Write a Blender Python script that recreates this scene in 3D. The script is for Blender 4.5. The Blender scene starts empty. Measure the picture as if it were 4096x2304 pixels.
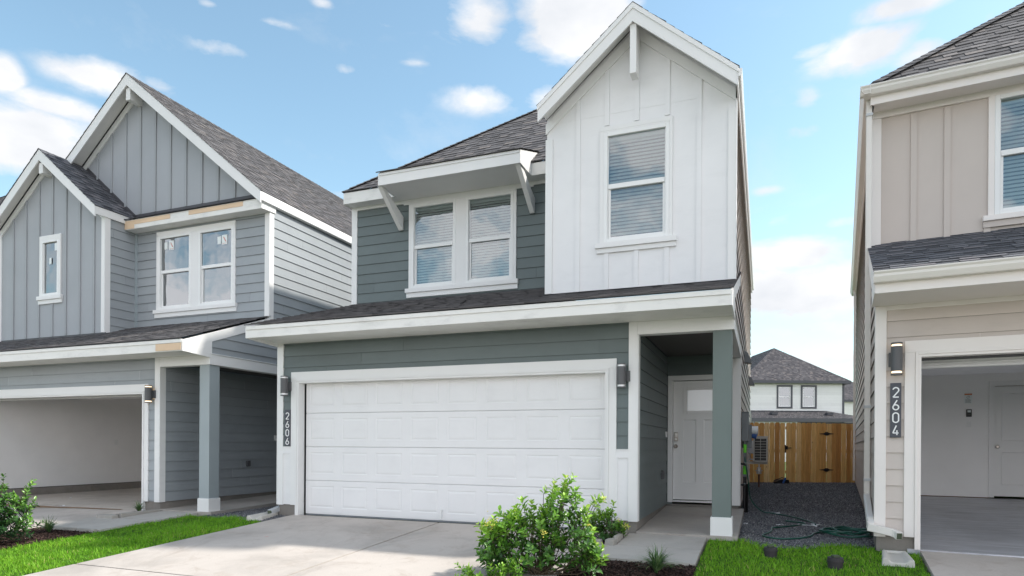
import bpy, math, random
import numpy as np
from math import radians as rad, sin, cos, pi, sqrt, atan2, asin
from mathutils import Vector, Matrix

# ------------------------------------------------------------------ scene
sc = bpy.context.scene
col = sc.collection
F = 2585.0            # focal length in photograph pixels (4096 wide)
HCAM = 1.12
cam_d = bpy.data.cameras.new("camera"); cam = bpy.data.objects.new("camera", cam_d); col.objects.link(cam)
cam_d.sensor_width = 36; cam_d.lens = F / 4096 * 36
cam_d.shift_y = (1781 - 1152) / 4096
cam_d.clip_end = 3000; cam_d.clip_start = 0.05
ROLL = 0.0064
cam.matrix_world = Matrix(((cos(ROLL), -sin(ROLL), 0, 0), (0, 0, -1, 0), (sin(ROLL), cos(ROLL), 0, HCAM), (0, 0, 0, 1)))
sc.camera = cam
sc.view_settings.view_transform = 'Standard'; sc.view_settings.look = 'None'
sc.view_settings.exposure = 0.72; sc.view_settings.gamma = 1
sc.render.resolution_x = 1024; sc.render.resolution_y = 576
sc.cycles.max_bounces = 8; sc.cycles.diffuse_bounces = 6; sc.cycles.transparent_max_bounces = 12

SUN_EL = rad(45); SUN_AZ = rad(87)      # azimuth clockwise from +Y: to the right of the view
sun_d = bpy.data.lights.new("sun", 'SUN'); sun = bpy.data.objects.new("sun", sun_d); col.objects.link(sun)
sun_d.energy = 3.2; sun_d.angle = rad(2.5); sun_d.color = (1.0, 0.95, 0.87)
sdir = Vector((sin(SUN_AZ) * cos(SUN_EL), cos(SUN_AZ) * cos(SUN_EL), sin(SUN_EL)))
sun.rotation_euler = sdir.to_track_quat('Z', 'Y').to_euler()

# ------------------------------------------------------------------ sky
w = bpy.data.worlds.new("World"); sc.world = w; w.use_nodes = True
nt = w.node_tree; nt.nodes.clear()
def N(tree, typ, **kw):
    n = tree.nodes.new(typ)
    for k, v in kw.items(): setattr(n, k, v)
    return n
def mathn(tree, op, a, b=None, c=None, clamp=False):
    n = tree.nodes.new('ShaderNodeMath'); n.operation = op; n.use_clamp = clamp
    for i, x in enumerate((a, b, c)):
        if x is None: continue
        if isinstance(x, (int, float)): n.inputs[i].default_value = x
        else: tree.links.new(x, n.inputs[i])
    return n.outputs[0]
def build_sky():
    L_ = nt.links
    out = N(nt, 'ShaderNodeOutputWorld'); bg = N(nt, 'ShaderNodeBackground')
    sky = N(nt, 'ShaderNodeTexSky'); sky.sky_type = 'NISHITA'; sky.sun_disc = False
    sky.sun_elevation = SUN_EL; sky.sun_rotation = SUN_AZ; sky.air_density = 1.0; sky.dust_density = 0.6; sky.ozone_density = 1.6
    tc = N(nt, 'ShaderNodeTexCoord')
    nrm = N(nt, 'ShaderNodeVectorMath', operation='NORMALIZE'); L_.new(tc.outputs['Generated'], nrm.inputs[0])
    sep = N(nt, 'ShaderNodeSeparateXYZ'); L_.new(nrm.outputs[0], sep.inputs[0])
    x, y, z = sep.outputs
    zc = mathn(nt, 'MAXIMUM', z, 0.0)
    # cloud-plane coordinates: direction projected on a high flat layer (softened near the horizon)
    den = mathn(nt, 'ADD', zc, 0.22)
    px = mathn(nt, 'DIVIDE', x, den); py = mathn(nt, 'DIVIDE', y, den)
    cmb = N(nt, 'ShaderNodeCombineXYZ'); L_.new(px, cmb.inputs[0]); L_.new(py, cmb.inputs[1])
    n1 = N(nt, 'ShaderNodeTexNoise'); n1.inputs['Scale'].default_value = 6.5; n1.inputs['Detail'].default_value = 11; n1.inputs['Roughness'].default_value = 0.60; n1.inputs['Distortion'].default_value = 0.25
    mp = N(nt, 'ShaderNodeMapping'); mp.inputs['Scale'].default_value = (1, 1, 2.0); L_.new(nrm.outputs[0], mp.inputs[0]); L_.new(mp.outputs[0], n1.inputs['Vector'])
    n2 = N(nt, 'ShaderNodeTexNoise'); n2.inputs['Scale'].default_value = 1.1; n2.inputs['Detail'].default_value = 3
    L_.new(cmb.outputs[0], n2.inputs['Vector'])
    # individual cumulus clouds: azimuth, elevation, spread (radians), strength
    az = mathn(nt, 'ARCTAN2', x, y); el = mathn(nt, 'ARCSINE', z)
    acc = None
    for (a0, e0, sa, se, k) in CLOUDS:
        da = mathn(nt, 'MULTIPLY', mathn(nt, 'SUBTRACT', az, a0), 1 / sa)
        de = mathn(nt, 'MULTIPLY', mathn(nt, 'SUBTRACT', el, e0), 1 / se)
        r2 = mathn(nt, 'MULTIPLY_ADD', da, da, mathn(nt, 'MULTIPLY', de, de))
        g = mathn(nt, 'MULTIPLY', mathn(nt, 'EXPONENT', mathn(nt, 'MULTIPLY', r2, -1.0)), k)
        acc = g if acc is None else mathn(nt, 'MAXIMUM', acc, g)
    # broken cloud behind the viewer, plus a low bank added to fill the garages
    back = mathn(nt, 'MULTIPLY', mathn(nt, 'ADD', y, 0.10), -5.0, clamp=True)
    bk = mathn(nt, 'MULTIPLY', back, mathn(nt, 'MULTIPLY', mathn(nt, 'SUBTRACT', n2.outputs['Fac'], 0.33), 3.2))
    bk = mathn(nt, 'MAXIMUM', bk, mathn(nt, 'MULTIPLY', back, mathn(nt, 'SUBTRACT', 1.6, mathn(nt, 'MULTIPLY', zc, 4.5))))
    bk = mathn(nt, 'MAXIMUM', bk, 0.11)
    acc = mathn(nt, 'MAXIMUM', acc, bk)
    # noise erodes the edges
    dn = mathn(nt, 'ADD', mathn(nt, 'MULTIPLY', mathn(nt, 'SUBTRACT', n1.outputs['Fac'], 0.5), 5.0), mathn(nt, 'MULTIPLY', acc, 1.9))
    fac = mathn(nt, 'MULTIPLY', mathn(nt, 'SUBTRACT', dn, 0.38), .9, clamp=True)
    fac = mathn(nt, 'MULTIPLY', fac, mathn(nt, 'MULTIPLY', mathn(nt, 'SUBTRACT', acc, .05), 3.2, clamp=True))
    # pale haze towards the horizon
    hz = mathn(nt, 'POWER', mathn(nt, 'SUBTRACT', 1.0, zc, clamp=True), 7.5)
    hz = mathn(nt, 'MULTIPLY', hz, 0.75)
    skm = N(nt, 'ShaderNodeMix', data_type='RGBA', blend_type='MULTIPLY'); skm.inputs[0].default_value = 1.0
    L_.new(sky.outputs[0], skm.inputs[6]); skm.inputs[7].default_value = SKY_TINT
    m1 = N(nt, 'ShaderNodeMix', data_type='RGBA'); L_.new(hz, m1.inputs[0]); L_.new(skm.outputs[2], m1.inputs[6]); m1.inputs[7].default_value = HAZE
    m2 = N(nt, 'ShaderNodeMix', data_type='RGBA'); L_.new(fac, m2.inputs[0]); L_.new(m1.outputs[2], m2.inputs[6])
    # cloud body: bright tops, slightly grey where thick
    n3 = N(nt, 'ShaderNodeTexNoise'); n3.inputs['Scale'].default_value = 8.0; n3.inputs['Detail'].default_value = 6; L_.new(mp.outputs[0], n3.inputs['Vector'])
    cr = N(nt, 'ShaderNodeMix', data_type='RGBA'); L_.new(mathn(nt, 'MULTIPLY', mathn(nt, 'SUBTRACT', n3.outputs['Fac'], 0.35), 3.0, clamp=True), cr.inputs[0])
    cr.inputs[6].default_value = CLOUD_LO; cr.inputs[7].default_value = CLOUD_HI
    lowb = mathn(nt, 'MULTIPLY_ADD', mathn(nt, 'SUBTRACT', 1.0, mathn(nt, 'MULTIPLY', zc, 2.6), clamp=True), .75, 1.0)  # unseen rear clouds made extra bright, most near the horizon, as added fill
    cb = N(nt, 'ShaderNodeVectorMath', operation='SCALE'); cb.inputs[0].default_value = CLOUD_BACK[:3]; L_.new(lowb, cb.inputs['Scale'])
    bb_ = N(nt, 'ShaderNodeMix', data_type='RGBA'); L_.new(back, bb_.inputs[0]); L_.new(cr.outputs[2], bb_.inputs[6]); L_.new(cb.outputs[0], bb_.inputs[7])
    L_.new(bb_.outputs[2], m2.inputs[7])
    L_.new(m2.outputs[2], bg.inputs[0]); bg.inputs[1].default_value = 0.12
    L_.new(bg.outputs[0], out.inputs[0])
def azel(u, v):           # a photograph pixel as a compass direction
    a = u / 0.62890625 - 2048; b = v / 0.62890625 - 1781
    X = (a * cos(ROLL) + b * sin(ROLL)) / F; Z = -(-a * sin(ROLL) + b * cos(ROLL)) / F
    return atan2(X, 1), math.atan(Z / sqrt(1 + X * X))
CLOUDS = []
for (u, v, ru, rv, k) in [(60, 355, 230, 95, 1.5), (10, 190, 55, 60, 1.0), (255, 195, 150, 48, 1.05), (390, 212, 70, 26, .55), (140, 268, 170, 34, .85),
        (580, 125, 100, 38, .85), (868, 174, 60, 20, .55), (1205, 50, 100, 68, 1.15), (1455, 45, 160, 115, 1.5), (1205, 252, 100, 44, .72), (1375, 245, 60, 38, .9), (700, 60, 60, 16, .42), (1640, 150, 30, 20, .4), (2020, 330, 60, 26, .5), (2110, 560, 90, 24, .62), (1330, 330, 60, 24, .5), (960, 60, 60, 14, .4), (2400, 60, 110, 26, .6), (1930, 480, 50, 16, .4),
        (2170, 128, 160, 58, 1.05), (2050, 130, 90, 26, .65), (2330, 130, 100, 46, .9), (2490, 45, 70, 38, .8), (2030, 248, 40, 34, .55), (2290, 8, 160, 36, .95),
        (2000, 640, 170, 60, 1.25), (2030, 735, 280, 85, 1.5), (870, 490, 60, 18, .6), (520, 8, 40, 18, .6), (810, 8, 40, 16, .5), (2060, 830, 200, 40, .75), (2080, 905, 160, 26, .85),
        (1040, 158, 60, 14, .38), (1980, 560, 90, 25, .5)]:
    a0, e0 = azel(u, v); a1, _ = azel(u + ru, v); _, e1 = azel(u, v - rv)
    CLOUDS.append((a0, e0, abs(a1 - a0) * 0.9, abs(e1 - e0) * 0.9, k))
CLOUD_BACK = (8.0, 7.9, 8.1, 1); SKY_TINT = (1.50, 1.56, 1.30, 1); HAZE = (3.3, 3.95, 4.45, 1); CLOUD_HI = (5.6, 5.6, 5.65, 1); CLOUD_LO = (4.3, 4.45, 4.7, 1)
build_sky()

# ------------------------------------------------------------------ tagging
def tag(o, label=None, cat=None, group=None, kind=None):
    if label: o['label'] = label
    if cat: o['category'] = cat
    if group: o['group'] = group
    if kind: o['kind'] = kind
    return o
def empty(name, loc=(0, 0, 0), rz=0.0, label=None, cat=None, group=None):
    o = bpy.data.objects.new(name, None); col.objects.link(o); o.location = loc; o.rotation_euler = (0, 0, rz)
    o.empty_display_size = 0.2
    return tag(o, label, cat, group)

# ------------------------------------------------------------------ materials
def newmat(name, base, rough=0.6, spec=0.4, metal=0.0):
    m = bpy.data.materials.new(name); m.use_nodes = True
    b = m.node_tree.nodes['Principled BSDF']
    b.inputs['Base Color'].default_value = (*base, 1); b.inputs['Roughness'].default_value = rough
    b.inputs['Specular IOR Level'].default_value = spec; b.inputs['Metallic'].default_value = metal
    return m
def noise(t, vec, scale, detail=4, rough=0.55, dist=0.0):
    n = N(t, 'ShaderNodeTexNoise'); n.inputs['Scale'].default_value = scale; n.inputs['Detail'].default_value = detail
    n.inputs['Roughness'].default_value = rough; n.inputs['Distortion'].default_value = dist
    if vec is not None: t.links.new(vec, n.inputs['Vector'])
    return n
def ramp(t, fac, stops):
    r = N(t, 'ShaderNodeValToRGB'); t.links.new(fac, r.inputs[0]); e = r.color_ramp.elements
    while len(e) < len(stops): e.new(0.5)
    for i, (p, c) in enumerate(stops):
        e[i].position = p; e[i].color = (*c, 1) if len(c) == 3 else c
    return r.outputs[0]
def bump(t, h, strength, dist, b):
    n = N(t, 'ShaderNodeBump'); n.inputs['Strength'].default_value = strength; n.inputs['Distance'].default_value = dist
    t.links.new(h, n.inputs['Height']); t.links.new(n.outputs[0], b.inputs['Normal']); return n
def mixc(t, fac, a, b, mode='MIX'):
    n = N(t, 'ShaderNodeMix', data_type='RGBA', blend_type=mode)
    for s, x in ((0, fac), (6, a), (7, b)):
        if isinstance(x, (int, float)): n.inputs[s].default_value = x
        elif isinstance(x, tuple): n.inputs[s].default_value = (*x, 1) if len(x) == 3 else x
        else: t.links.new(x, n.inputs[s])
    return n.outputs[2]
def objc(t): return N(t, 'ShaderNodeTexCoord').outputs['Object']
def scaled(t, vec, s):
    m = N(t, 'ShaderNodeMapping'); m.inputs['Scale'].default_value = s; t.links.new(vec, m.inputs[0]); return m.outputs[0]
def painted(name, base, rough=0.55, grain=0.0, var=0.05, dirt=0.0):
    """painted board: tiny colour drift, optional embossed wood grain along its length"""
    m = newmat(name, base, rough); t = m.node_tree; b = t.nodes['Principled BSDF']; oc = objc(t)
    n = noise(t, oc, 1.7, 5)
    lo = tuple(c * (1 - var) for c in base); hi = tuple(min(1, c * (1 + var)) for c in base)
    c = ramp(t, n.outputs['Fac'], [(0.3, lo), (0.7, hi)])
    if dirt:
        n2 = noise(t, scaled(t, oc, (2, 2, 5)), 1.3, 6, 0.65)
        f = mathn(t, 'MULTIPLY', mathn(t, 'SUBTRACT', n2.outputs['Fac'], 0.52, clamp=True), dirt * 5, clamp=True)
        c = mixc(t, f, c, tuple(x * 0.62 + .02 for x in base))
    att = N(t, 'ShaderNodeAttribute', attribute_name='rnd')
    c = mixc(t, 1.0, c, ramp(t, att.outputs['Fac'], [(0.0, (.28,) * 3), (.02, (.93,) * 3), (1.0, (1.02,) * 3)]), 'MULTIPLY')  # lowest stop paints lap undersides dark, standing in for the shade beneath
    t.links.new(c, b.inputs['Base Color'])
    if grain:
        uv = N(t, 'ShaderNodeUVMap', uv_map='UVMap').outputs[0]
        g = noise(t, scaled(t, uv, (3.0, 90, 1)), 1.0, 4, 0.6, 0.3)
        bump(t, g.outputs['Fac'], grain, 0.004, b)
    else:
        g = noise(t, oc, 60, 3); bump(t, g.outputs['Fac'], 0.06, 0.002, b)
    return m
M = {}
M['white'] = painted('white_paint', (.80, .795, .79), .5, 0, .02)
M['white_panel'] = painted('white_panel_board', (.80, .795, .80), .5, 0, .025, .10)
M['white_dirty'] = painted('white_primed_board', (.80, .79, .765), .55, 0, .03, .5)
M['vinyl'] = painted('white_vinyl', (.82, .82, .815), .32, 0, .01)
M['green'] = painted('sage_green_siding', (.140, .170, .171), .55, .35, .05, .25)
M['green_smooth'] = painted('sage_green_board', (.15, .186, .178), .5, 0, .04)
M['blue'] = painted('blue_grey_siding', (.328, .352, .373), .55, .3, .04, .2)
M['blue_panel'] = painted('blue_grey_panel', (.372, .388, .412), .55, 0, .035)
M['blue_smooth'] = painted('blue_grey_board', (.34, .385, .405), .5, 0, .04)
M['blue_batten'] = painted('blue_grey_batten', (.345, .36, .378), .55, 0, .03)
M['taupe'] = painted('taupe_siding', (.585, .52, .478), .55, .3, .03, .2)
M['taupe_panel'] = painted('taupe_panel', (.56, .497, .455), .55, 0, .03)
M['cream'] = painted('cream_trim', (.81, .765, .735), .45, 0, .02)
M['tan'] = painted('tan_siding', (.34, .27, .21), .6, .3, .04)
M['far_white'] = painted('far_white_siding', (.80, .80, .78), .6, 0, .02)
M['far_trim'] = painted('dark_grey_trim', (.09, .09, .105), .5, 0, .04)
M['raw_wood'] = painted('bare_primer_wood', (.74, .55, .38), .7, .4, .06)
M['steel'] = painted('galvanised_steel', (.52, .54, .56), .4, 0, .05)
M['flash'] = painted('dark_flashing', (.07, .068, .075), .5, 0, .1)
M['lampgrey'] = painted('dark_bronze_metal', (.10, .10, .105), .4, 0, .04)
M['bracket'] = M['lampgrey']
M['plate'] = painted('charcoal_plate', (.075, .078, .095), .5, 0, .05)
M['digit'] = newmat('white_digit', (.85, .85, .85), .4)
M['black'] = newmat('black_plastic', (.012, .012, .013), .35)
M['iron'] = newmat('black_iron', (.015, .014, .016), .5)
M['grey_box'] = painted('grey_enamel', (.18, .20, .215), .4, 0, .03)
M['lime'] = newmat('lime_tape', (.18, .75, .05), .5)
M['rust'] = newmat('rusty_pipe', (.13, .065, .045), .8)
M['silver'] = newmat('brushed_silver', (.62, .62, .62), .3, .5, .9)
M['bronze'] = newmat('brushed_nickel', (.36, .33, .30), .32, .5, .9)
M['aclight'] = painted('condenser_enamel', (.56, .55, .51), .45, 0, .03)
M['gutter_cream'] = painted('cream_gutter', (.74, .71, .67), .35, 0, .02)
M['interior'] = newmat('dark_room', (.13, .13, .13), .9)
M['drywall'] = painted('garage_drywall', (.88, .87, .865), .85, 0, .03)
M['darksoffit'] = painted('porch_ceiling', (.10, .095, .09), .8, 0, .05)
M['hose'] = newmat('green_hose', (.010, .075, .050), .35)
M['rubber'] = painted('black_cap', (.035, .03, .033), .6, 0, .15)
M['lid'] = newmat('grey_green_lid', (.06, .075, .045), .7)
M['bluecloth'] = newmat('blue_plastic', (.03, .10, .32), .5)
M['paper'] = newmat('scrap_paper', (.72, .74, .76), .7)
M['red'] = newmat('red_ink', (.62, .30, .27), .6)
M['sticker'] = newmat('sticker_white', (.78, .82, .82), .5)
M['orange'] = newmat('orange_ink', (.50, .16, .04), .6)
M['greyink'] = newmat('grey_ink', (.22, .22, .22), .6)
M['bedliner'] = newmat('siding_backing', (.05, .05, .05), .8)

def lens_mat(name, e):
    m = newmat(name, (.8, .75, .68), .25); b = m.node_tree.nodes['Principled BSDF']
    b.inputs['Emission Color'].default_value = (1, .72, .42, 1); b.inputs['Emission Strength'].default_value = e; return m
M['lens_on'] = lens_mat('lit_lens', 1.1)
M['lens_off'] = newmat('clear_lens', (.78, .78, .80), .15, .8)

def shingles(name, dark, light, warm):
    m = newmat(name, light, .88, .25); t = m.node_tree; b = t.nodes['Principled BSDF']
    uv = N(t, 'ShaderNodeUVMap', uv_map='UVMap').outputs[0]
    att = N(t, 'ShaderNodeAttribute', attribute_name='rnd').outputs['Fac']
    c1 = ramp(t, att, [(0.0, dark), (0.35, tuple((a + c) / 2 for a, c in zip(dark, light))), (0.7, light), (0.85, warm), (1.0, tuple(1.25 * c for c in light))])
    n = noise(t, scaled(t, uv, (7, 30, 1)), 1.0, 5, .7)
    c2 = ramp(t, n.outputs['Fac'], [(0.25, (.84, .84, .84)), (0.75, (1.14, 1.14, 1.13))])
    g = noise(t, uv, 420, 2, .8)
    c3 = ramp(t, g.outputs['Fac'], [(0.35, (.7, .7, .7)), (0.65, (1.3, 1.3, 1.3))])
    big = noise(t, uv, .55, 3)
    c4 = ramp(t, big.outputs['Fac'], [(0.3, (.86, .86, .88)), (0.7, (1.12, 1.1, 1.08))])
    c = mixc(t, 1, mixc(t, 1, mixc(t, 1, c1, c2, 'MULTIPLY'), c3, 'MULTIPLY'), c4, 'MULTIPLY')
    t.links.new(c, b.inputs['Base Color']); bump(t, g.outputs['Fac'], .5, .003, b)
    return m
M['shingle'] = shingles('grey_shingles', (.090, .086, .089), (.158, .151, .155), (.190, .170, .160))
M['shingle_dark'] = shingles('charcoal_shingles', (.058, .060, .070), (.145, .150, .166), (.17, .16, .17))
M['far_shingle'] = shingles('far_shingles', (.045, .043, .050), (.105, .100, .108), (.13, .115, .115))

def concrete(name, base, stain=1.0, rough=.85, streak=0.0, warm=(.36, .27, .2)):
    m = newmat(name, base, rough, .3); t = m.node_tree; b = t.nodes['Principled BSDF']; oc = objc(t)
    n = noise(t, oc, .8, 6, .62, .4)
    c = ramp(t, n.outputs['Fac'], [(0.28, tuple(x * (1 - .20 * stain) for x in base)), (0.5, base), (0.75, tuple(min(1, x * (1 + .10 * stain)) for x in base))])
    n2 = noise(t, oc, 2.6, 5, .7, .8)
    f = mathn(t, 'MULTIPLY', mathn(t, 'SUBTRACT', n2.outputs['Fac'], .53, clamp=True), 2.8 * stain, clamp=True)
    c = mixc(t, f, c, tuple(x * .78 * k for x, k in zip(base, (1.0, .94, .88))))
    n3 = noise(t, oc, 90, 3, .7)
    c = mixc(t, 1, c, ramp(t, n3.outputs['Fac'], [(0.3, (.93, .93, .93)), (0.7, (1.06, 1.06, 1.06))]), 'MULTIPLY')
    v = N(t, 'ShaderNodeTexVoronoi'); v.inputs['Scale'].default_value = 2.3; t.links.new(oc, v.inputs['Vector'])
    sp = mathn(t, 'LESS_THAN', v.outputs['Distance'], .018)
    c = mixc(t, mathn(t, 'MULTIPLY', sp, .55), c, (.12, .10, .09))
    if stain > 1.3 and not streak:
        n6 = noise(t, scaled(t, oc, (1.0, .35, 1)), 2.2, 6, .72, 1.2)
        c = mixc(t, mathn(t, 'MULTIPLY', mathn(t, 'SUBTRACT', n6.outputs['Fac'], .55, clamp=True), 2.4, clamp=True), c, (.30, .25, .21))
    if streak:
        n4 = noise(t, scaled(t, oc, (.9, 9, 1)), 1.4, 5, .7, .2)
        c = mixc(t, 1, c, ramp(t, n4.outputs['Fac'], [(0.25, (1 - streak,) * 3), (0.75, (1 + streak,) * 3)]), 'MULTIPLY')
    t.links.new(c, b.inputs['Base Color'])
    n5 = noise(t, oc, 140, 2, .7); bump(t, n5.outputs['Fac'], .25, .003, b)
    return m
M['concrete'] = concrete('driveway_concrete', (.50, .452, .412), 1.4)
M['walk'] = concrete('walk_concrete', (.45, .425, .395), 1.0)
M['porch'] = concrete('porch_concrete', (.38, .35, .32), 1.1)
M['floor_l'] = concrete('garage_floor_dusty', (.54, .49, .44), 1.2, .8)
M['floor_r'] = concrete('garage_floor_smooth', (.47, .475, .51), 1.4, .34, .38)
M['foundation'] = concrete('foundation_concrete', (.24, .22, .20), 1.6)
M['splash'] = concrete('splash_concrete', (.58, .56, .52), .8)
M['stone'] = concrete('edging_concrete', (.36, .34, .31), 1.3)
M['asphalt'] = concrete('asphalt', (.055, .055, .057), .6)

def ground_mat(name, a, b_, scale, bs=.5, bd=.02):
    m = newmat(name, a, .95, .1); t = m.node_tree; b = t.nodes['Principled BSDF']; oc = objc(t)
    n = noise(t, oc, scale, 8, .7); n2 = noise(t, oc, 1.1, 4)
    f = mathn(t, 'ADD', mathn(t, 'MULTIPLY', n.outputs['Fac'], .7), mathn(t, 'MULTIPLY', n2.outputs['Fac'], .3))
    t.links.new(ramp(t, f, [(.35, a), (.65, b_)]), b.inputs['Base Color']); bump(t, n.outputs['Fac'], bs, bd, b); return m
M['lawn'] = ground_mat('lawn_base', (.035, .07, .014), (.075, .15, .02), 22)
M['soil'] = ground_mat('ground_soil', (.07, .10, .03), (.10, .13, .04), 3)
M['gravel_base'] = ground_mat('gravel_bed', (.035, .037, .043), (.085, .085, .095), 40, 1, .02)
M['mulch_base'] = ground_mat('mulch_bed', (.018, .011, .010), (.05, .033, .028), 40, 1, .02)
M['dirt'] = ground_mat('dirt_line', (.20, .12, .07), (.34, .24, .16), 25)

def attr_mat(name, stops, rough=.6, spec=.4, trans=0.0):
    m = newmat(name, stops[0][1], rough, spec); t = m.node_tree; b = t.nodes['Principled BSDF']
    att = N(t, 'ShaderNodeAttribute', attribute_name='rnd').outputs['Fac']
    c = ramp(t, att, stops); t.links.new(c, b.inputs['Base Color'])
    if trans:
        out = t.nodes['Material Output']; tr = N(t, 'ShaderNodeBsdfTranslucent'); mx = N(t, 'ShaderNodeMixShader'); mx.inputs[0].default_value = trans
        t.links.new(c, tr.inputs[0]); t.links.new(b.outputs[0], mx.inputs[1]); t.links.new(tr.outputs[0], mx.inputs[2]); t.links.new(mx.outputs[0], out.inputs[0])
    return m
M['grass'] = attr_mat('grass_blades', [(0, (.07, .20, .012)), (.4, (.145, .36, .018)), (.8, (.24, .48, .03)), (.95, (.34, .46, .06)), (1, (.46, .40, .16))], .55, .25, .25)
M['gravel'] = attr_mat('gravel_stones', [(0, (.08, .084, .092)), (.5, (.155, .158, .172)), (.9, (.24, .24, .25)), (1, (.42, .41, .40))], .8, .3)
M['mulch'] = attr_mat('mulch_chips', [(0, (.018, .010, .009)), (.6, (.055, .033, .028)), (1, (.12, .075, .06))], .85, .2)
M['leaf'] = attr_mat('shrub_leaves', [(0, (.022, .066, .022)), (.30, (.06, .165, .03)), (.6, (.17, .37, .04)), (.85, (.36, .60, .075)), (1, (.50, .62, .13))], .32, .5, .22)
M['flower'] = newmat('yellow_buds', (.55, .50, .10), .6)
M['strap'] = attr_mat('strap_leaves', [(0, (.035, .09, .03)), (.6, (.11, .21, .07)), (1, (.36, .42, .20))], .4, .4, .15)
M['stem'] = newmat('brown_stem', (.09, .07, .045), .8)

def cedar():
    m = newmat('cedar_boards', (.5, .3, .13), .7, .25); t = m.node_tree; b = t.nodes['Principled BSDF']
    uv = N(t, 'ShaderNodeUVMap', uv_map='UVMap').outputs[0]
    att = N(t, 'ShaderNodeAttribute', attribute_name='rnd').outputs['Fac']
    c = ramp(t, att, [(0, (.50, .245, .080)), (.4, (.68, .39, .135)), (.75, (.78, .49, .195)), (1, (.84, .59, .30))])
    g = noise(t, scaled(t, uv, (26, 1.6, 1)), 1.3, 5, .65, .9)
    c = mixc(t, 1, c, ramp(t, g.outputs['Fac'], [(.3, (.72, .68, .62)), (.7, (1.15, 1.15, 1.15))]), 'MULTIPLY')
    v = N(t, 'ShaderNodeTexVoronoi'); v.inputs['Scale'].default_value = 4.6; t.links.new(scaled(t, uv, (1.2, .8, 1)), v.inputs['Vector'])
    kn = mathn(t, 'SUBTRACT', 1.0, mathn(t, 'MULTIPLY', v.outputs['Distance'], 9.0), clamp=True)
    c = mixc(t, kn, c, (.13, .055, .02))
    t.links.new(c, b.inputs['Base Color']); bump(t, g.outputs['Fac'], .3, .003, b); return m
M['cedar'] = cedar()

def glass(name, tint=(.75, .8, .8), refl=.30, wav=.035):
    m = bpy.data.materials.new(name); m.use_nodes = True; t = m.node_tree; t.nodes.clear()
    out = N(t, 'ShaderNodeOutputMaterial'); tr = N(t, 'ShaderNodeBsdfTransparent'); tr.inputs[0].default_value = (*tint, 1)
    gl = N(t, 'ShaderNodeBsdfGlossy'); gl.inputs['Roughness'].default_value = .012; gl.inputs[0].default_value = (.93, .97, 1.0, 1)
    lw = N(t, 'ShaderNodeLayerWeight'); lw.inputs[0].default_value = .35
    f = mathn(t, 'ADD', mathn(t, 'MULTIPLY', lw.outputs['Fresnel'], .5), refl, clamp=True)
    mx = N(t, 'ShaderNodeMixShader'); t.links.new(f, mx.inputs[0]); t.links.new(tr.outputs[0], mx.inputs[1]); t.links.new(gl.outputs[0], mx.inputs[2]); t.links.new(mx.outputs[0], out.inputs[0])
    n = noise(t, objc(t), 1.6, 2); bp = N(t, 'ShaderNodeBump'); bp.inputs['Strength'].default_value = wav; bp.inputs['Distance'].default_value = .15
    t.links.new(n.outputs['Fac'], bp.inputs['Height']); t.links.new(bp.outputs[0], gl.inputs['Normal'])
    return m
M['glass'] = glass('window_glass', (.62, .70, .70), refl=.19)
M['glass_clear'] = glass('bare_window_glass', (.6, .62, .62), .23)
M['blind'] = newmat('blind_slats', (.66, .66, .64), .5)
M['frost'] = newmat('frosted_glass', (.84, .88, .90), .12, .9)

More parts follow.
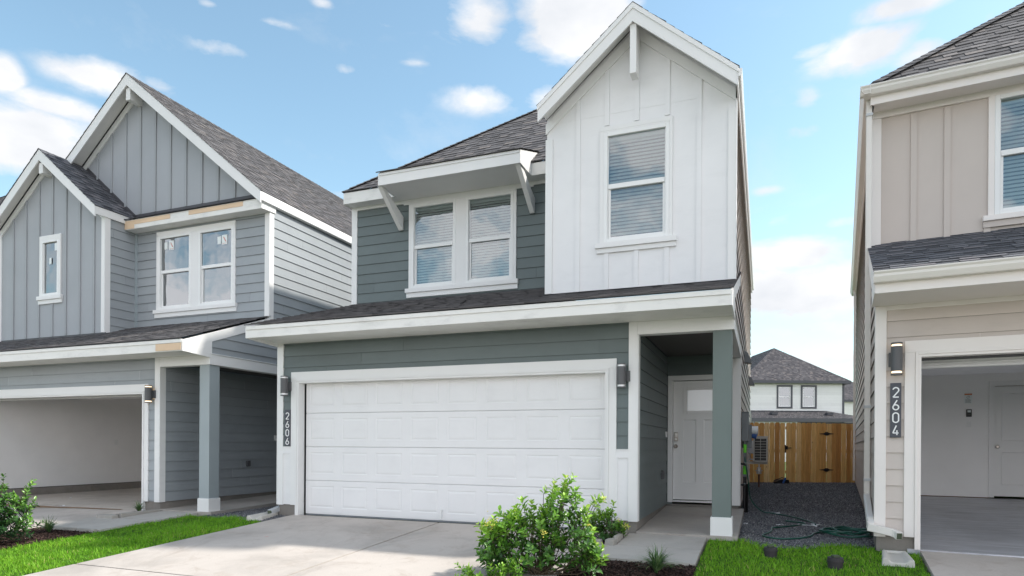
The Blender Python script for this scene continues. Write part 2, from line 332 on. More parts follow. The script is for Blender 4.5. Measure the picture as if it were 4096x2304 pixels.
# ------------------------------------------------------------------ mesh builder
class MB:
    def __init__(s): s.v = []; s.f = []; s.uv = []; s.r = []
    def face(s, pts, uv=None, r=.5):
        i = len(s.v); s.v += [tuple(p) for p in pts]; s.f.append(tuple(range(i, i + len(pts))))
        if uv is None:
            n = (Vector(pts[1]) - Vector(pts[0])).cross(Vector(pts[2]) - Vector(pts[1]))
            a = max(range(3), key=lambda k: abs(n[k]))
            uv = [(p[1], p[2]) if a == 0 else (p[0], p[2]) if a == 1 else (p[0], p[1]) for p in pts]
        s.uv += [tuple(q) for q in uv]; s.r += [r] * len(pts)
        return s
    def box(s, x0, x1, y0, y1, z0, z1, r=.5, T=None):
        c = [(x0, y0, z0), (x1, y0, z0), (x1, y1, z0), (x0, y1, z0), (x0, y0, z1), (x1, y0, z1), (x1, y1, z1), (x0, y1, z1)]
        if T is not None: c = [tuple(T @ Vector(p)) for p in c]
        for q in ((0, 1, 5, 4), (1, 2, 6, 5), (2, 3, 7, 6), (3, 0, 4, 7), (4, 5, 6, 7), (3, 2, 1, 0)): s.face([c[k] for k in q], None, r)
        return s
    def prism(s, prof, axis, a, b, r=.5, cap=True):
        """extrude a 2-D outline along an axis from a to b; outline in the two other axes, in xyz order"""
        def P(p, t):
            l = list(p); l.insert(axis, t); return tuple(l)
        n = len(prof)
        for i in range(n):
            p, q = prof[i], prof[(i + 1) % n]
            s.face([P(p, a), P(q, a), P(q, b), P(p, b)], None, r)
        if cap: s.face([P(p, a) for p in prof][::-1], None, r); s.face([P(p, b) for p in prof], None, r)
        return s
    def beam(s, p, q, w, h, r=.5, up=(0, 0, 1), tw=1.0):
        p, q = Vector(p), Vector(q); d = (q - p).normalized(); sd = d.cross(Vector(up)).normalized(); u = sd.cross(d)
        A = [p + sd * a * w / 2 + u * b * h / 2 for a, b in ((-1, -1), (1, -1), (1, 1), (-1, 1))]
        B = [q + sd * a * w / 2 * tw + u * b * h / 2 * tw for a, b in ((-1, -1), (1, -1), (1, 1), (-1, 1))]
        for i in range(4): j = (i + 1) % 4; s.face([A[i], A[j], B[j], B[i]], None, r)
        s.face(A[::-1], None, r); s.face(B, None, r); return s
    def tube(s, path, rad_, n=10, r=.5, cap=True):
        P = [Vector(p) for p in path]; rings = []; up = Vector((0, 0, 1))
        for i, p in enumerate(P):
            d = (P[min(i + 1, len(P) - 1)] - P[max(i - 1, 0)]).normalized()
            if abs(d.z) > .95: up = Vector((0, 1, 0))
            else: up = Vector((0, 0, 1))
            a = d.cross(up).normalized(); b = d.cross(a).normalized(); rr = rad_[i] if isinstance(rad_, (list, tuple)) else rad_
            rings.append([p + (a * cos(2 * pi * k / n) + b * sin(2 * pi * k / n)) * rr for k in range(n)])
        for i in range(len(rings) - 1):
            A, B = rings[i], rings[i + 1]
            # align rings
            k0 = min(range(n), key=lambda k: (B[k] - A[0]).length_squared + (B[(k + 1) % n] - A[1]).length_squared)
            B = B[k0:] + B[:k0]; rings[i + 1] = B
            for k in range(n): j = (k + 1) % n; s.face([A[k], A[j], B[j], B[k]], [(0, 0), (1, 0), (1, 1), (0, 1)], r)
        if cap: s.face(rings[0][::-1], None, r); s.face(rings[-1], None, r)
        return s
    def cyl(s, c, R, z0, z1, n=20, r=.5, R2=None):
        R2 = R if R2 is None else R2
        A = [(c[0] + R * cos(2 * pi * k / n), c[1] + R * sin(2 * pi * k / n), z0) for k in range(n)]
        B = [(c[0] + R2 * cos(2 * pi * k / n), c[1] + R2 * sin(2 * pi * k / n), z1) for k in range(n)]
        for k in range(n): j = (k + 1) % n; s.face([A[k], A[j], B[j], B[k]], None, r)
        s.face(A[::-1], None, r); s.face(B, None, r); return s
    def build(s, name, mat, parent=None, smooth=False, bevel=0, weld=False):
        me = bpy.data.meshes.new(name); me.from_pydata(s.v, [], s.f)
        ul = me.uv_layers.new(name='UVMap'); ul.data.foreach_set('uv', [c for q in s.uv for c in q])
        at = me.attributes.new('rnd', 'FLOAT', 'CORNER'); at.data.foreach_set('value', s.r)
        me.materials.append(mat)
        o = bpy.data.objects.new(name, me); col.objects.link(o)
        if parent is not None: o.parent = parent
        if smooth or weld or bevel:
            import bmesh
            bm = bmesh.new(); bm.from_mesh(me); bmesh.ops.remove_doubles(bm, verts=bm.verts, dist=1e-5); bm.to_mesh(me); bm.free()
        if smooth: me.shade_smooth()
        if bevel:
            md = o.modifiers.new('bevel', 'BEVEL'); md.width = bevel; md.segments = 2; md.limit_method = 'ANGLE'; md.angle_limit = rad(40)
        return o
def clip(poly, a, b, c):
    """keep the part of a 2-D polygon where a*u + b*v <= c"""
    out = []
    for i in range(len(poly)):
        p, q = poly[i], poly[(i + 1) % len(poly)]
        dp = a * p[0] + b * p[1] - c; dq = a * q[0] + b * q[1] - c
        if dp <= 1e-9: out.append(p)
        if (dp < -1e-9 and dq > 1e-9) or (dp > 1e-9 and dq < -1e-9):
            t = dp / (dp - dq); out.append((p[0] + (q[0] - p[0]) * t, p[1] + (q[1] - p[1]) * t))
    return out
def cuts(poly, holes):
    """convex polygon minus rectangles -> convex pieces"""
    pieces = [poly]
    for (u0, u1, v0, v1) in holes:
        nx = []
        for p in pieces:
            a = clip(p, 1, 0, u0); b = clip(p, -1, 0, -u1); m = clip(clip(p, -1, 0, -u0), 1, 0, u1)
            c = clip(m, 0, 1, v0); d = clip(m, 0, -1, -v1)
            nx += [q for q in (a, b, c, d) if len(q) > 2]
        pieces = nx
    return pieces
EXP = 0.179
def lap(mb, poly, O, U, Nn, holes=(), e=EXP, z0=0.16, proj=.015, Z=(0, 0, 1), base=.0, jit=0, rng=None):
    """lapped courses over a convex outline (u along U, v up Z); each course leans out at its foot"""
    O, U, Nn, Z = Vector(O), Vector(U), Vector(Nn), Vector(Z)
    flip = U.cross(Z).dot(Nn) < 0
    def P(u, v, o): return O + U * u + Z * v + Nn * o
    for pc in cuts(list(poly), holes):
        lo = min(p[1] for p in pc); hi = max(p[1] for p in pc)
        k = math.floor((lo - z0) / e)
        while z0 + k * e < hi - 1e-6:
            a = z0 + k * e; q = clip(clip(pc, 0, 1, a + e), 0, -1, -a)
            rj = random.Random(k * 77 + 3 + int(O.x * 10)); j0 = min(p[0] for p in pc) - rj.uniform(.2, 3.6); uend = max(p[0] for p in pc) + 4
            cutu = []
            while j0 < uend: cutu.append(j0); j0 += 3.66
            segs = []
            if len(q) > 2:
                for ca, cb in zip(cutu[:-1], cutu[1:]):
                    sq = clip(clip(q, 1, 0, cb - .0012), -1, 0, -(ca + .0012))
                    if len(sq) > 2: segs.append(sq)
            for q in segs:
                rr = .05 + .95 * rj.random()
                pts = [P(u, v, base + proj * (1 - (v - a) / e)) for u, v in q]; uv = [(u, v + k * 3.7) for u, v in q]
                if flip: pts = pts[::-1]; uv = uv[::-1]
                mb.face(pts, uv, rr)
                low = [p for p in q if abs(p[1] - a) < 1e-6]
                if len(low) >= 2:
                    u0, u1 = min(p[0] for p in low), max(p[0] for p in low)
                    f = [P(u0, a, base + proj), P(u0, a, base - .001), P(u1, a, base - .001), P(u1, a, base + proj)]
                    mb.face(f if not flip else f[::-1], [(u0, a), (u0, a - .01), (u1, a - .01), (u1, a)], 0)  # underside takes the darkest tone: a painted shadow line under each course
            k += 1
def shingle(mb, poly, O, U, S, Nn, e=.145, seed=1, thick=.009):
    """shingle courses: poly in (u along the eave, v up the slope)"""
    O, U, S, Nn = Vector(O), Vector(U).normalized(), Vector(S).normalized(), Vector(Nn).normalized()
    rg = random.Random(seed); flip = U.cross(S).dot(Nn) < 0
    lo = min(p[1] for p in poly); hi = max(p[1] for p in poly); k = 0
    def P(u, v, o): return O + U * u + S * v + Nn * o
    while lo + k * e < hi - 1e-6:
        a = lo + k * e; q0 = clip(clip(list(poly), 0, 1, a + e), 0, -1, -a)
        if len(q0) > 2:
            ua = min(p[0] for p in q0); ub = max(p[0] for p in q0); u = ua - rg.random() * .2; up = 0
            while u < ub:
                wd = rg.uniform(.10, .26); up = 1 - up if rg.random() < .75 else up
                q = clip(clip(q0, 1, 0, u + wd), -1, 0, -u)
                if len(q) > 2:
                    ex = .005 * up + rg.uniform(0, .0015); rr = rg.random() * (.75 if up else .5) + (.2 if up else 0)
                    fn = lambda v: ex + thick * (1 - (v - a) / e)
                    pts = [P(x, v, fn(v)) for x, v in q]; uv = [(x + k * .37, v + k * 1.3) for x, v in q]
                    if flip: pts = pts[::-1]; uv = uv[::-1]
                    mb.face(pts, uv, min(rr, 1))
                    low = [p for p in q if abs(p[1] - a) < 1e-6]
                    if len(low) >= 2:
                        x0, x1 = min(p[0] for p in low), max(p[0] for p in low)
                        f = [P(x0, a, fn(a)), P(x0, a, -.004), P(x1, a, -.004), P(x1, a, fn(a))]
                        mb.face(f if not flip else f[::-1], [(x0, a)] * 4, .22)
                u += wd
        k += 1
def roofplane(mb, pts3, seed=1, e=.145, under=None):
    """pts3: planar 3-D outline, first edge = the eave"""
    A, B = Vector(pts3[0]), Vector(pts3[1]); U = (B - A).normalized()
    Nn = U.cross(Vector(pts3[2]) - A).normalized()
    if Nn.z < 0: Nn = -Nn
    S = Nn.cross(U)
    if S.z < 0: S = -S
    poly = [((Vector(p) - A).dot(U), (Vector(p) - A).dot(S)) for p in pts3]
    shingle(mb, poly, A, U, S, Nn, e, seed)
def hipcap(mb, p, q, seed=5, w=.13, DROP=.42):
    """ridge cap pieces along a hip or ridge"""
    p, q = Vector(p), Vector(q)
    if abs((q - p).normalized().z) > .05: p = p + (q - p).normalized() * .16
    d = q - p; n = max(1, int(d.length / .15)); dn = d.normalized()
    sd = dn.cross(Vector((0, 0, 1))).normalized(); rg = random.Random(seed)
    for i in range(n):
        a = p + d * i / n; b = p + d * (i + 1) / n; u1 = Vector((0, 0, .016)); u0 = Vector((0, 0, .008)); drop = Vector((0, 0, -DROP * w)); r = rg.random() * .8
        for sg in (-1, 1):
            f = [a + u1, a + u1 + sd * w * sg + drop, b + u0 + sd * w * sg + drop, b + u0]
            mb.face(f if sg < 0 else f[::-1], [(0, 0), (.1, 0), (.1, .1), (0, .1)], r)
            g = [a + u1, a + u1 + sd * w * sg + drop, a + sd * w * sg + drop, a]
            mb.face(g, [(0, 0)] * 4, 0)

# ------------------------------------------------------------------ shared house parts
def make_window(parent, x0, x1, z0, z1, y, rail=None, blind=True, mat='vinyl', gl='glass', stickers=(), dep=.0, name='window', tilt=1, axis=1):
    """double-hung window facing -y in the house frame; frame with pane, blind and room as sub-parts"""
    f = MB(); fw = .05; yo = y - .012
    f.box(x0 - fw, x0, yo, y + .07, z0 - fw, z1 + fw); f.box(x1, x1 + fw, yo, y + .07, z0 - fw, z1 + fw)
    f.box(x0 + .0005, x1 - .0005, yo, y + .07, z1, z1 + fw); f.box(x0 + .0005, x1 - .0005, yo, y + .07, z0 - fw, z0)
    # inner stop step
    s = .022
    f.box(x0, x0 + .012, y + .012, y + .069, z0, z1); f.box(x1 - .012, x1, y + .012, y + .069, z0, z1)
    if rail:
        f.box(x0 + .013, x1 - .013, y + .008, y + .045, rail - .032, rail + .032)
        f.box(x0 + .013, x0 + .040, y + .030, y + .068, z0, rail - .032); f.box(x1 - .040, x1 - .013, y + .030, y + .068, z0, rail - .032)
        f.box(x0 + .0405, x1 - .0405, y + .030, y + .068, z0, z0 + .030)
    w_ = f.build(name, M[mat], parent, bevel=.003)
    if rail:
        MB().face([(x0 + .012, y + .022, rail), (x1 - .012, y + .022, rail), (x1 - .012, y + .022, z1), (x0 + .012, y + .022, z1)]).build('pane', M[gl], w_)
        MB().face([(x0 + .012, y + .045, z0), (x1 - .012, y + .045, z0), (x1 - .012, y + .045, rail), (x0 + .012, y + .045, rail)]).build('pane', M[gl], w_)
    else:
        MB().face([(x0 + .012, y + .03, z0), (x1 - .012, y + .03, z0), (x1 - .012, y + .03, z1), (x0 + .012, y + .03, z1)]).build('pane', M[gl], w_)
    if blind:
        b = MB(); z = z1 - .03; sp = .048; yb = y + .085
        b.box(x0 + .01, x1 - .01, yb - .012, yb + .03, z1 - .045, z1 - .002)
        z = z1 - .07
        while z > z0 + .03:
            t = .019
            b.face([(x0 + .012, yb, z - t), (x1 - .012, yb, z - t), (x1 - .012, yb + .022, z + t), (x0 + .012, yb + .022, z + t)][::1], None, .5)
            z -= sp
        b.build('blind', M['blind'], w_)
    r = MB(); X0, X1, Y0, Y1, Z0, Z1 = x0 - .2, x1 + .2, y + .075, y + 1.6, z0 - .3, z1 + .25
    for q in ([(X0, Y1, Z0), (X1, Y1, Z0), (X1, Y1, Z1), (X0, Y1, Z1)], [(X0, Y0, Z0), (X0, Y1, Z0), (X0, Y1, Z1), (X0, Y0, Z1)], [(X1, Y1, Z0), (X1, Y0, Z0), (X1, Y0, Z1), (X1, Y1, Z1)],
              [(X0, Y0, Z1), (X0, Y1, Z1), (X1, Y1, Z1), (X1, Y0, Z1)], [(X0, Y0, Z0), (X1, Y0, Z0), (X1, Y1, Z0), (X0, Y1, Z0)]): r.face(q)
    for (a, b_, c, d) in ((X0, x0, Z0, Z1), (x1, X1, Z0, Z1), (x0, x1, Z0, z0), (x0, x1, z1, Z1)): r.face([(a, Y0, c), (b_, Y0, c), (b_, Y0, d), (a, Y0, d)])
    r.build('room', M['interior'], w_)
    for (sx, sz, sw, sh, mark) in stickers:
        MB().box(sx, sx + sw, y + .016, y + .0175, sz, sz + sh).build('sticker', M['sticker'], w_)
        if mark:
            m = MB(); m.face([(sx + sw * .62, y + .0145, sz + sh * .30), (sx + sw * .88, y + .0145, sz + sh * .25), (sx + sw * .42, y + .0145, sz + sh * .80), (sx + sw * .25, y + .0145, sz + sh * .78)])
            m.box(sx + sw * .12, sx + sw * .9, y + .014, y + .015, sz + sh * .1, sz + sh * .14)
            m.build('sticker_print', M['red'], w_)
    return w_
def ribbon(mb, pts, wd, y, th=.006):
    """a flat stroke in the xz plane"""
    P = [Vector((p[0], 0, p[1])) for p in pts]; n = len(P); Lf = []; Rt = []
    for i in range(n):
        d = (P[min(i + 1, n - 1)] - P[max(i - 1, 0)]).normalized(); s = Vector((-d.z, 0, d.x)) * wd / 2
        Lf.append(P[i] + s); Rt.append(P[i] - s)
    for i in range(n - 1):
        q = [Lf[i], Lf[i + 1], Rt[i + 1], Rt[i]]
        mb.face([(p.x, y - th, p.z) for p in q]); mb.face([(p.x, y, p.z) for p in q][::-1])
        mb.face([(Lf[i].x, y - th, Lf[i].z), (Lf[i + 1].x, y - th, Lf[i + 1].z), (Lf[i + 1].x, y, Lf[i + 1].z), (Lf[i].x, y, Lf[i].z)])
        mb.face([(Rt[i].x, y - th, Rt[i].z), (Rt[i + 1].x, y - th, Rt[i + 1].z), (Rt[i + 1].x, y, Rt[i + 1].z), (Rt[i].x, y, Rt[i].z)])
def arc(cx, cz, rx, rz, a0, a1, n=12): return [(cx + rx * cos(rad(a0 + (a1 - a0) * i / n)), cz + rz * sin(rad(a0 + (a1 - a0) * i / n))) for i in range(n + 1)]
def digit(ch, w_=.062, h=.10):
    """strokes of one numeral in a box w_ x h, origin at its lower left"""
    r = w_ / 2
    if ch == '2': return [arc(r, h - r, r, r, 170, -35) + [(0, 0)], [(0, 0), (w_, 0)]]
    if ch == '6': return [[(w_ * .72, h), (w_ * .08, h * .42)], arc(r, r, r, r, 150, 510, 24)]
    if ch == '0': return [[(0, r), (0, h - r)] + arc(r, h - r, r, r, 180, 0)[1:] + [(w_, r)] + arc(r, r, r, r, 0, -180)[1:]]
    if ch == '4': return [[(w_ * .62, h), (0, h * .22)], [(0, h * .22), (w_, h * .22)], [(w_ * .72, h * .5), (w_ * .72, 0)]]
def number_plate(parent, x0, x1, z0, z1, y, text):
    p = MB().box(x0, x1, y - .02, y, z0, z1); p.box(x0 + .008, x1 - .008, y - .022, y - .0201, z0 + .008, z1 - .008)
    o = p.build('number_plate', M['plate'], parent, bevel=.002)
    n = len(text); H = (z1 - z0); dh = H * .175; dw = (x1 - x0) * .52; pit = H * .232; top = z1 - H * .085
    for i, ch in enumerate(text):
        m = MB(); ox = (x0 + x1) / 2 - dw / 2; oz = top - i * pit - dh
        for st in digit(ch, dw, dh): ribbon(m, [(ox + a, oz + b) for a, b in st], dh * .125, y - .0225)
        tag(m.build('numeral', M['digit'], o), 'white numeral ' + ch)
def wall_lamp(parent, x, y, z0, z1, r, lit, bx, label=None):
    """cylindrical up-down lantern, two clear bands; bx = side of the bracket"""
    m = MB(); H = z1 - z0
    m.cyl((x, y), r, z0, z0 + H * .055); m.cyl((x, y), r, z0 + H * .12, z1 - H * .115); m.cyl((x, y), r, z1 - H * .055, z1)
    o = m.build('wall_lamp', M['lampgrey'], parent); tag(o, label)
    l = MB(); l.cyl((x, y), r * .86, z0 + H * .056, z0 + H * .119); l.cyl((x, y), r * .86, z1 - H * .114, z1 - H * .056)
    l.build('lens', M['lens_on' if lit else 'lens_off'], o)
    b = MB(); b.box(x - r * 1.05, x + r * 1.05, y + r * .6, y + r * .85, z0 + H * .3, z0 + H * .7); b.box(x + bx - .045, x + bx + .045, y + r * .9, y + .105, z0 + H * .28, z0 + H * .72)
    b.box(min(x, x + bx), max(x, x + bx) + .001, y + r * .7, y + r * .95, z0 + H * .42, z0 + H * .58)
    b.build('lamp_bracket', M['bracket'], o)
    if not lit:
        s = MB()
        for zz in (z0 + H * .115, z0 + H * .055, z1 - H * .115, z1 - H * .06): s.cyl((x, y), r * 1.02, zz, zz + H * .012)
        s.build('lamp_ring', M['silver'], o)
def garage_door(parent, x0, x1, z0, z1, y):
    """four sections of raised short panels"""
    root = None; n = 8; sh = (z1 - z0) / 4; pit = (x1 - x0) / n; m = MB()
    def ring(a, b, ya, yb):
        (ax0, ax1, az0, az1), (bx0, bx1, bz0, bz1) = a, b
        A = [(ax0, ya, az0), (ax1, ya, az0), (ax1, ya, az1), (ax0, ya, az1)]; B = [(bx0, yb, bz0), (bx1, yb, bz0), (bx1, yb, bz1), (bx0, yb, bz1)]
        for i in range(4): j = (i + 1) % 4; m.face([A[i], A[j], B[j], B[i]])
    for k in range(4):
        s0 = z0 + k * sh + .0015; s1 = z0 + (k + 1) * sh - .0015
        pz0 = s0 + .105; pz1 = s1 - .085
        xs = [x0]
        for i in range(n): xs += [x0 + i * pit + pit * .12, x0 + i * pit + pit * .88]
        xs.append(x1)
        m.face([(x0, y, s0 + .006), (x1, y, s0 + .006), (x1, y, pz0), (x0, y, pz0)]); m.face([(x0, y, pz1), (x1, y, pz1), (x1, y, s1 - .006), (x0, y, s1 - .006)])
        m.face([(x0, y + .008, s0), (x1, y + .008, s0), (x1, y, s0 + .006), (x0, y, s0 + .006)]); m.face([(x0, y, s1 - .006), (x1, y, s1 - .006), (x1, y + .008, s1), (x0, y + .008, s1)])
        m.face([(x0, y + .04, s0), (x1, y + .04, s0), (x1, y + .008, s0), (x0, y + .008, s0)]); m.face([(x0, y + .008, s1), (x1, y + .008, s1), (x1, y + .04, s1), (x0, y + .04, s1)])
        for i in range(0, 2 * n + 1, 2): m.face([(xs[i], y, pz0), (xs[i + 1], y, pz0), (xs[i + 1], y, pz1), (xs[i], y, pz1)])
        for i in range(n):
            a = (xs[2 * i + 1], xs[2 * i + 2], pz0, pz1)
            def ins(q, d): return (q[0] + d, q[1] - d, q[2] + d, q[3] - d)
            b = ins(a, .010); c = ins(a, .018); d = ins(a, .042)
            ring(a, b, y, y + .005); ring(b, c, y + .005, y + .005); ring(c, d, y + .005, y - .0005)
            m.face([(d[0], y - .0005, d[2]), (d[1], y - .0005, d[2]), (d[1], y - .0005, d[3]), (d[0], y - .0005, d[3])])
    m.box(x0 - .02, x1 + .02, y + .041, y + .05, z0 - .02, z1 + .02)
    o = m.build('garage_door', M['white_panel'], parent)
    h = MB(); xh = x0 + (x1 - x0) * .497; h.box(xh - .012, xh + .012, y - .022, y - .003, z0 + .045, z0 + .06); h.box(xh - .012, xh + .012, y - .022, y - .003, z0 + .15, z0 + .165); h.box(xh - .013, xh + .013, y - .035, y - .021, z0 + .045, z0 + .165)
    h.build('handle', M['vinyl'], o, bevel=.004)
    MB().box(x0, x1, y - .002, y + .03, z0 - .022, z0 + .002).build('bottom_seal', M['grey_box'], o)
    return o
def casing(parent, x0, x1, ztop, y, mat, wd=.10, zleg=.16, zbot=0.0, yin=.0, mold=.05):
    """garage door surround: flat outer casing, moulded inner stop, jamb return"""
    m = MB()
    m.box(x0 - mold - wd, x0 - mold, y - .026, y, zleg, ztop - .0005); m.box(x1 + mold, x1 + mold + wd, y - .026, y, zleg, ztop - .0005)
    m.box(x0 - mold - wd, x1 + mold + wd, y - .026, y, ztop, ztop + .125)
    m.build('casing', M[mat], parent, bevel=.003)
    k = MB(); zt = ztop
    for a, b_, yo in ((mold, .028, .040), (.028, 0, .028)):
        top = zt if a == mold else zt - (mold - .028)
        k.box(x0 - a, x0 - b_ - .0005, y - yo, yin + .0, zbot, top - .0005); k.box(x1 + b_ + .0005, x1 + a, y - yo, yin + .0, zbot, top - .0005)
        k.box(x0 - b_, x1 + b_, y - yo, yin, zt - (mold - b_), top - .001)
    k.build('door_jamb', M[mat], parent)
def battens(mb, xs, zlo, ztop, y, wd=.062, th=.018):
    for x in xs: mb.box(x - wd / 2, x + wd / 2, y - th, y - .0005, zlo(x) if callable(zlo) else zlo, ztop(x) if callable(ztop) else ztop)
def gutter(mb, axis, a, b, o, z, sgn):
    """K-style gutter along an axis; o = wall-side coordinate, sgn = direction it sticks out"""
    d = .115
    prof = [(0, 0), (.0, -.105), (.07, -.105), (.082, -.085), (.098, -.055), (.100, -.030), (.115, -.012), (.115, 0.0), (.108, 0.0), (.106, -.010), (.092, -.03), (.08, -.09), (.008, -.097), (.008, 0)]
    pr = [(o + sgn * p, z + q) for p, q in prof]
    mb.prism(pr, axis, a, b)
def rake(mb, xa, za, xb, zb, y0, y1, h):
    """sloping board from apex (xa,za) to foot (xb,zb), top edge given, vertical depth h"""
    P = [(xa, za), (xb, zb), (xb, zb - h * .95), (xa, za - h)]
    mb.prism(P, 1, y0, y1)

# ------------------------------------------------------------------ frames of the three houses
def wpt(fr, x, y, z=0):
    ox, oy, th = fr; t = rad(th)
    return (ox + x * cos(t) + y * sin(t), oy - x * sin(t) + y * cos(t), z)
FM = (-3.27404125, 10.29338891, 21.2); FL = (-11.09431755, 13.48494408, 21.5); FR = (4.01406572, 7.1257618, 27.1)
def inv(fr, X, Y):
    ox, oy, th = fr; t = rad(th); dx, dy = X - ox, Y - oy
    return dx * cos(t) - dy * sin(t), dx * sin(t) + dy * cos(t)
def sm(t): t = max(0, min(1, t)); return t * t * (3 - 2 * t)
def gz(X, Y):
    """height of the graded ground"""
    mx, s = inv(FM, X, Y)
    if mx > 7.2:
        k = min(1, (mx - 7.2) / .8); s = s * (1 - k) + inv(FR, X, Y)[1] * k
    z = .055 * min(0, max(s, -7.6) + .1) - .02 if s < -.1 else min(.12, -.02 + .012 * max(0, s))
    return z - .08 * sm((-.6 - mx) / 1.2)
S_LOW = .312

def lower_storey(H, sid, smooth, fas_y, slope, y_upper, porch_d, opened, z_fas=2.90, white='white'):
    """garage, porch, post, skirt roof shared by the two matching houses (x: -0.45..6.43, wall plane y=-0.12)"""
    Y = -.12
    f = MB(); f.box(-.44, -.039 - .003, Y + .012, .0, -.6, .159); f.box(4.86 + .003, 5.27, Y + .012, .0, -.6, .159)
    f.box(5.12, 5.27, .0005, porch_d, -.6, .159); f.box(5.2705, 6.42, porch_d + .01, porch_d + .3, -.6, .159)
    f.box(6.2, 6.419, porch_d + .301, 11.3, -.6, .159); f.box(-.44, -.25, .001, 11.3, -.6, .159); f.box(-.24, 6.19, 11.1, 11.29, -.6, .159)
    f.build('foundation', M['foundation'], H)
    # front siding
    m = MB(); zc = 2.252 if not opened else 2.252
    hole = [(-.19, 5.012, -1, zc - .005)]
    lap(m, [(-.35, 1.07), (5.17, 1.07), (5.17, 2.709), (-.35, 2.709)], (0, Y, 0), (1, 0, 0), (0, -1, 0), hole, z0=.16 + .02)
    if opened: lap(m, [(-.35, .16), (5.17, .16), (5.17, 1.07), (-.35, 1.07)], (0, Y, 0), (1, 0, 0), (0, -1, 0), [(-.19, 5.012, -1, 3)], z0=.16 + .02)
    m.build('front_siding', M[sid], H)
    if not opened:
        for a, b in ((-.345, -.186), (5.010, 5.168)):
            p = MB(); p.box(a, b, Y - .008, Y + .01, .16, .965); p.box(a, b, Y - .024, Y + .01, .966, 1.068); p.box(a, b, Y - .036, Y + .01, 1.0685, 1.078)
            p.box((a if a > 1 else b - .022), (a + .02 if a > 1 else b), Y - .022, Y - .0085, .16, .9655)
            p.build('wainscot_panel', M['white_panel'], H)
    # corner boards
    c = MB(); c.box(-.452, -.345, Y - .024, Y + .004, .15, 2.7085); c.box(-.466, -.4525, Y - .024, Y + .09, .15, 2.7085)
    c.build('corner_board', M[white], H, bevel=.003)
    c = MB(); c.box(5.165, 5.276, Y - .024, Y + .004, .15, 2.7085); c.box(5.2765, 5.292, Y - .024, Y + .10, .15, 2.544)
    c.build('corner_board', M[white], H, bevel=.003)
    casing(H, -.039 + .0, 4.86, 2.127, Y, white, .10, .155, -.02, 0)
    # porch: side wall, back wall
    m = MB(); lap(m, [(Y + .10, .16), (porch_d, .16), (porch_d, 2.60), (Y + .10, 2.60)], (5.276, 0, 0), (0, 1, 0), (1, 0, 0)); m.build('porch_siding', M[sid], H)
    # beams
    b = MB(); b.box(5.277, 6.43, Y - .020, Y + .14, 2.545, 2.708); b.box(6.28, 6.430, Y + .1405, porch_d - .1, 2.545, 2.708)
    b.box(6.4305, 6.446, Y - .02, porch_d - .12, 2.545, 2.72)
    b.box(6.4305, 6.458, Y - .02, porch_d - .12, 2.7205, 2.735)
    b.build('porch_beam', M[white], H, bevel=.003)
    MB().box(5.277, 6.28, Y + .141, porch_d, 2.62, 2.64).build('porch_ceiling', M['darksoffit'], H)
    # post
    p = MB(); p.box(6.197, 6.419, Y - .001, Y + .221, .06, 2.5445)
    po = p.build('porch_post', M[smooth], H, bevel=.004)
    q = MB(); q.box(6.180, 6.436, Y - .018, Y + .238, -.12, .255); q.build('post_base', M['white'], po, bevel=.004)
    # soffit and fascia
    s = MB(); s.box(-.45, 6.43, fas_y, Y - .0, 2.709, 2.72)
    for x in (1.0, 3.4): s.box(x, x + .005, fas_y + .02, Y - .03, 2.7075, 2.7088)
    s.build('soffit', M['white_dirty'], H)
    fz = z_fas - .005
    fr = MB(); fr.box(-.45, 6.43, fas_y - .022, fas_y, 2.700, fz - .062); fr.box(-.455, 6.434, fas_y - .036, fas_y, fz - .061, fz - .004)
    fr.build('fascia', M['white_dirty'], H, bevel=.002)
    # skirt roof
    ze = z_fas + .006; ye = fas_y - .05; yt = y_upper + .02
    r = MB(); roofplane(r, [(-.475, ye, ze), (6.468, ye, ze), (6.468, yt, ze + slope * (yt - ye)), (-.475, yt, ze + slope * (yt - ye))], 11)
    r.build('skirt_roof', M['shingle'], H)
    # boxed rake ends
    for x0, x1 in ((6.4305, 6.452), (-.472, -.4505)):
        g = MB(); zz = lambda y: z_fas - .012 + slope * (y - fas_y)
        g.prism([(fas_y - .02, 2.70), (fas_y - .02, zz(fas_y - .02)), (y_upper + (.0 if x0 > 0 else 0), zz(y_upper)), (y_upper, zz(y_upper) - .15), (Y + .02, zz(Y + .02) - .16), (Y + .02, 2.66), ][::1], 0, x0, x1)
        g.build('rake_board', M['white'], H)
    # downspout stub of the left corner is a separate part
    return H

# ================================================================== house 2606
HM = empty('house', (FM[0], FM[1], 0), -rad(FM[2]), 'sage green and white two-storey house with closed garage and tall white gable', 'house', 'row of new two-storey houses')
lower_storey(HM, 'green', 'green_smooth', -.80, S_LOW, 1.86, 2.62, False, 2.885)
garage_door(HM, 0.0 - .01, 4.87, .012, 2.14, .005)
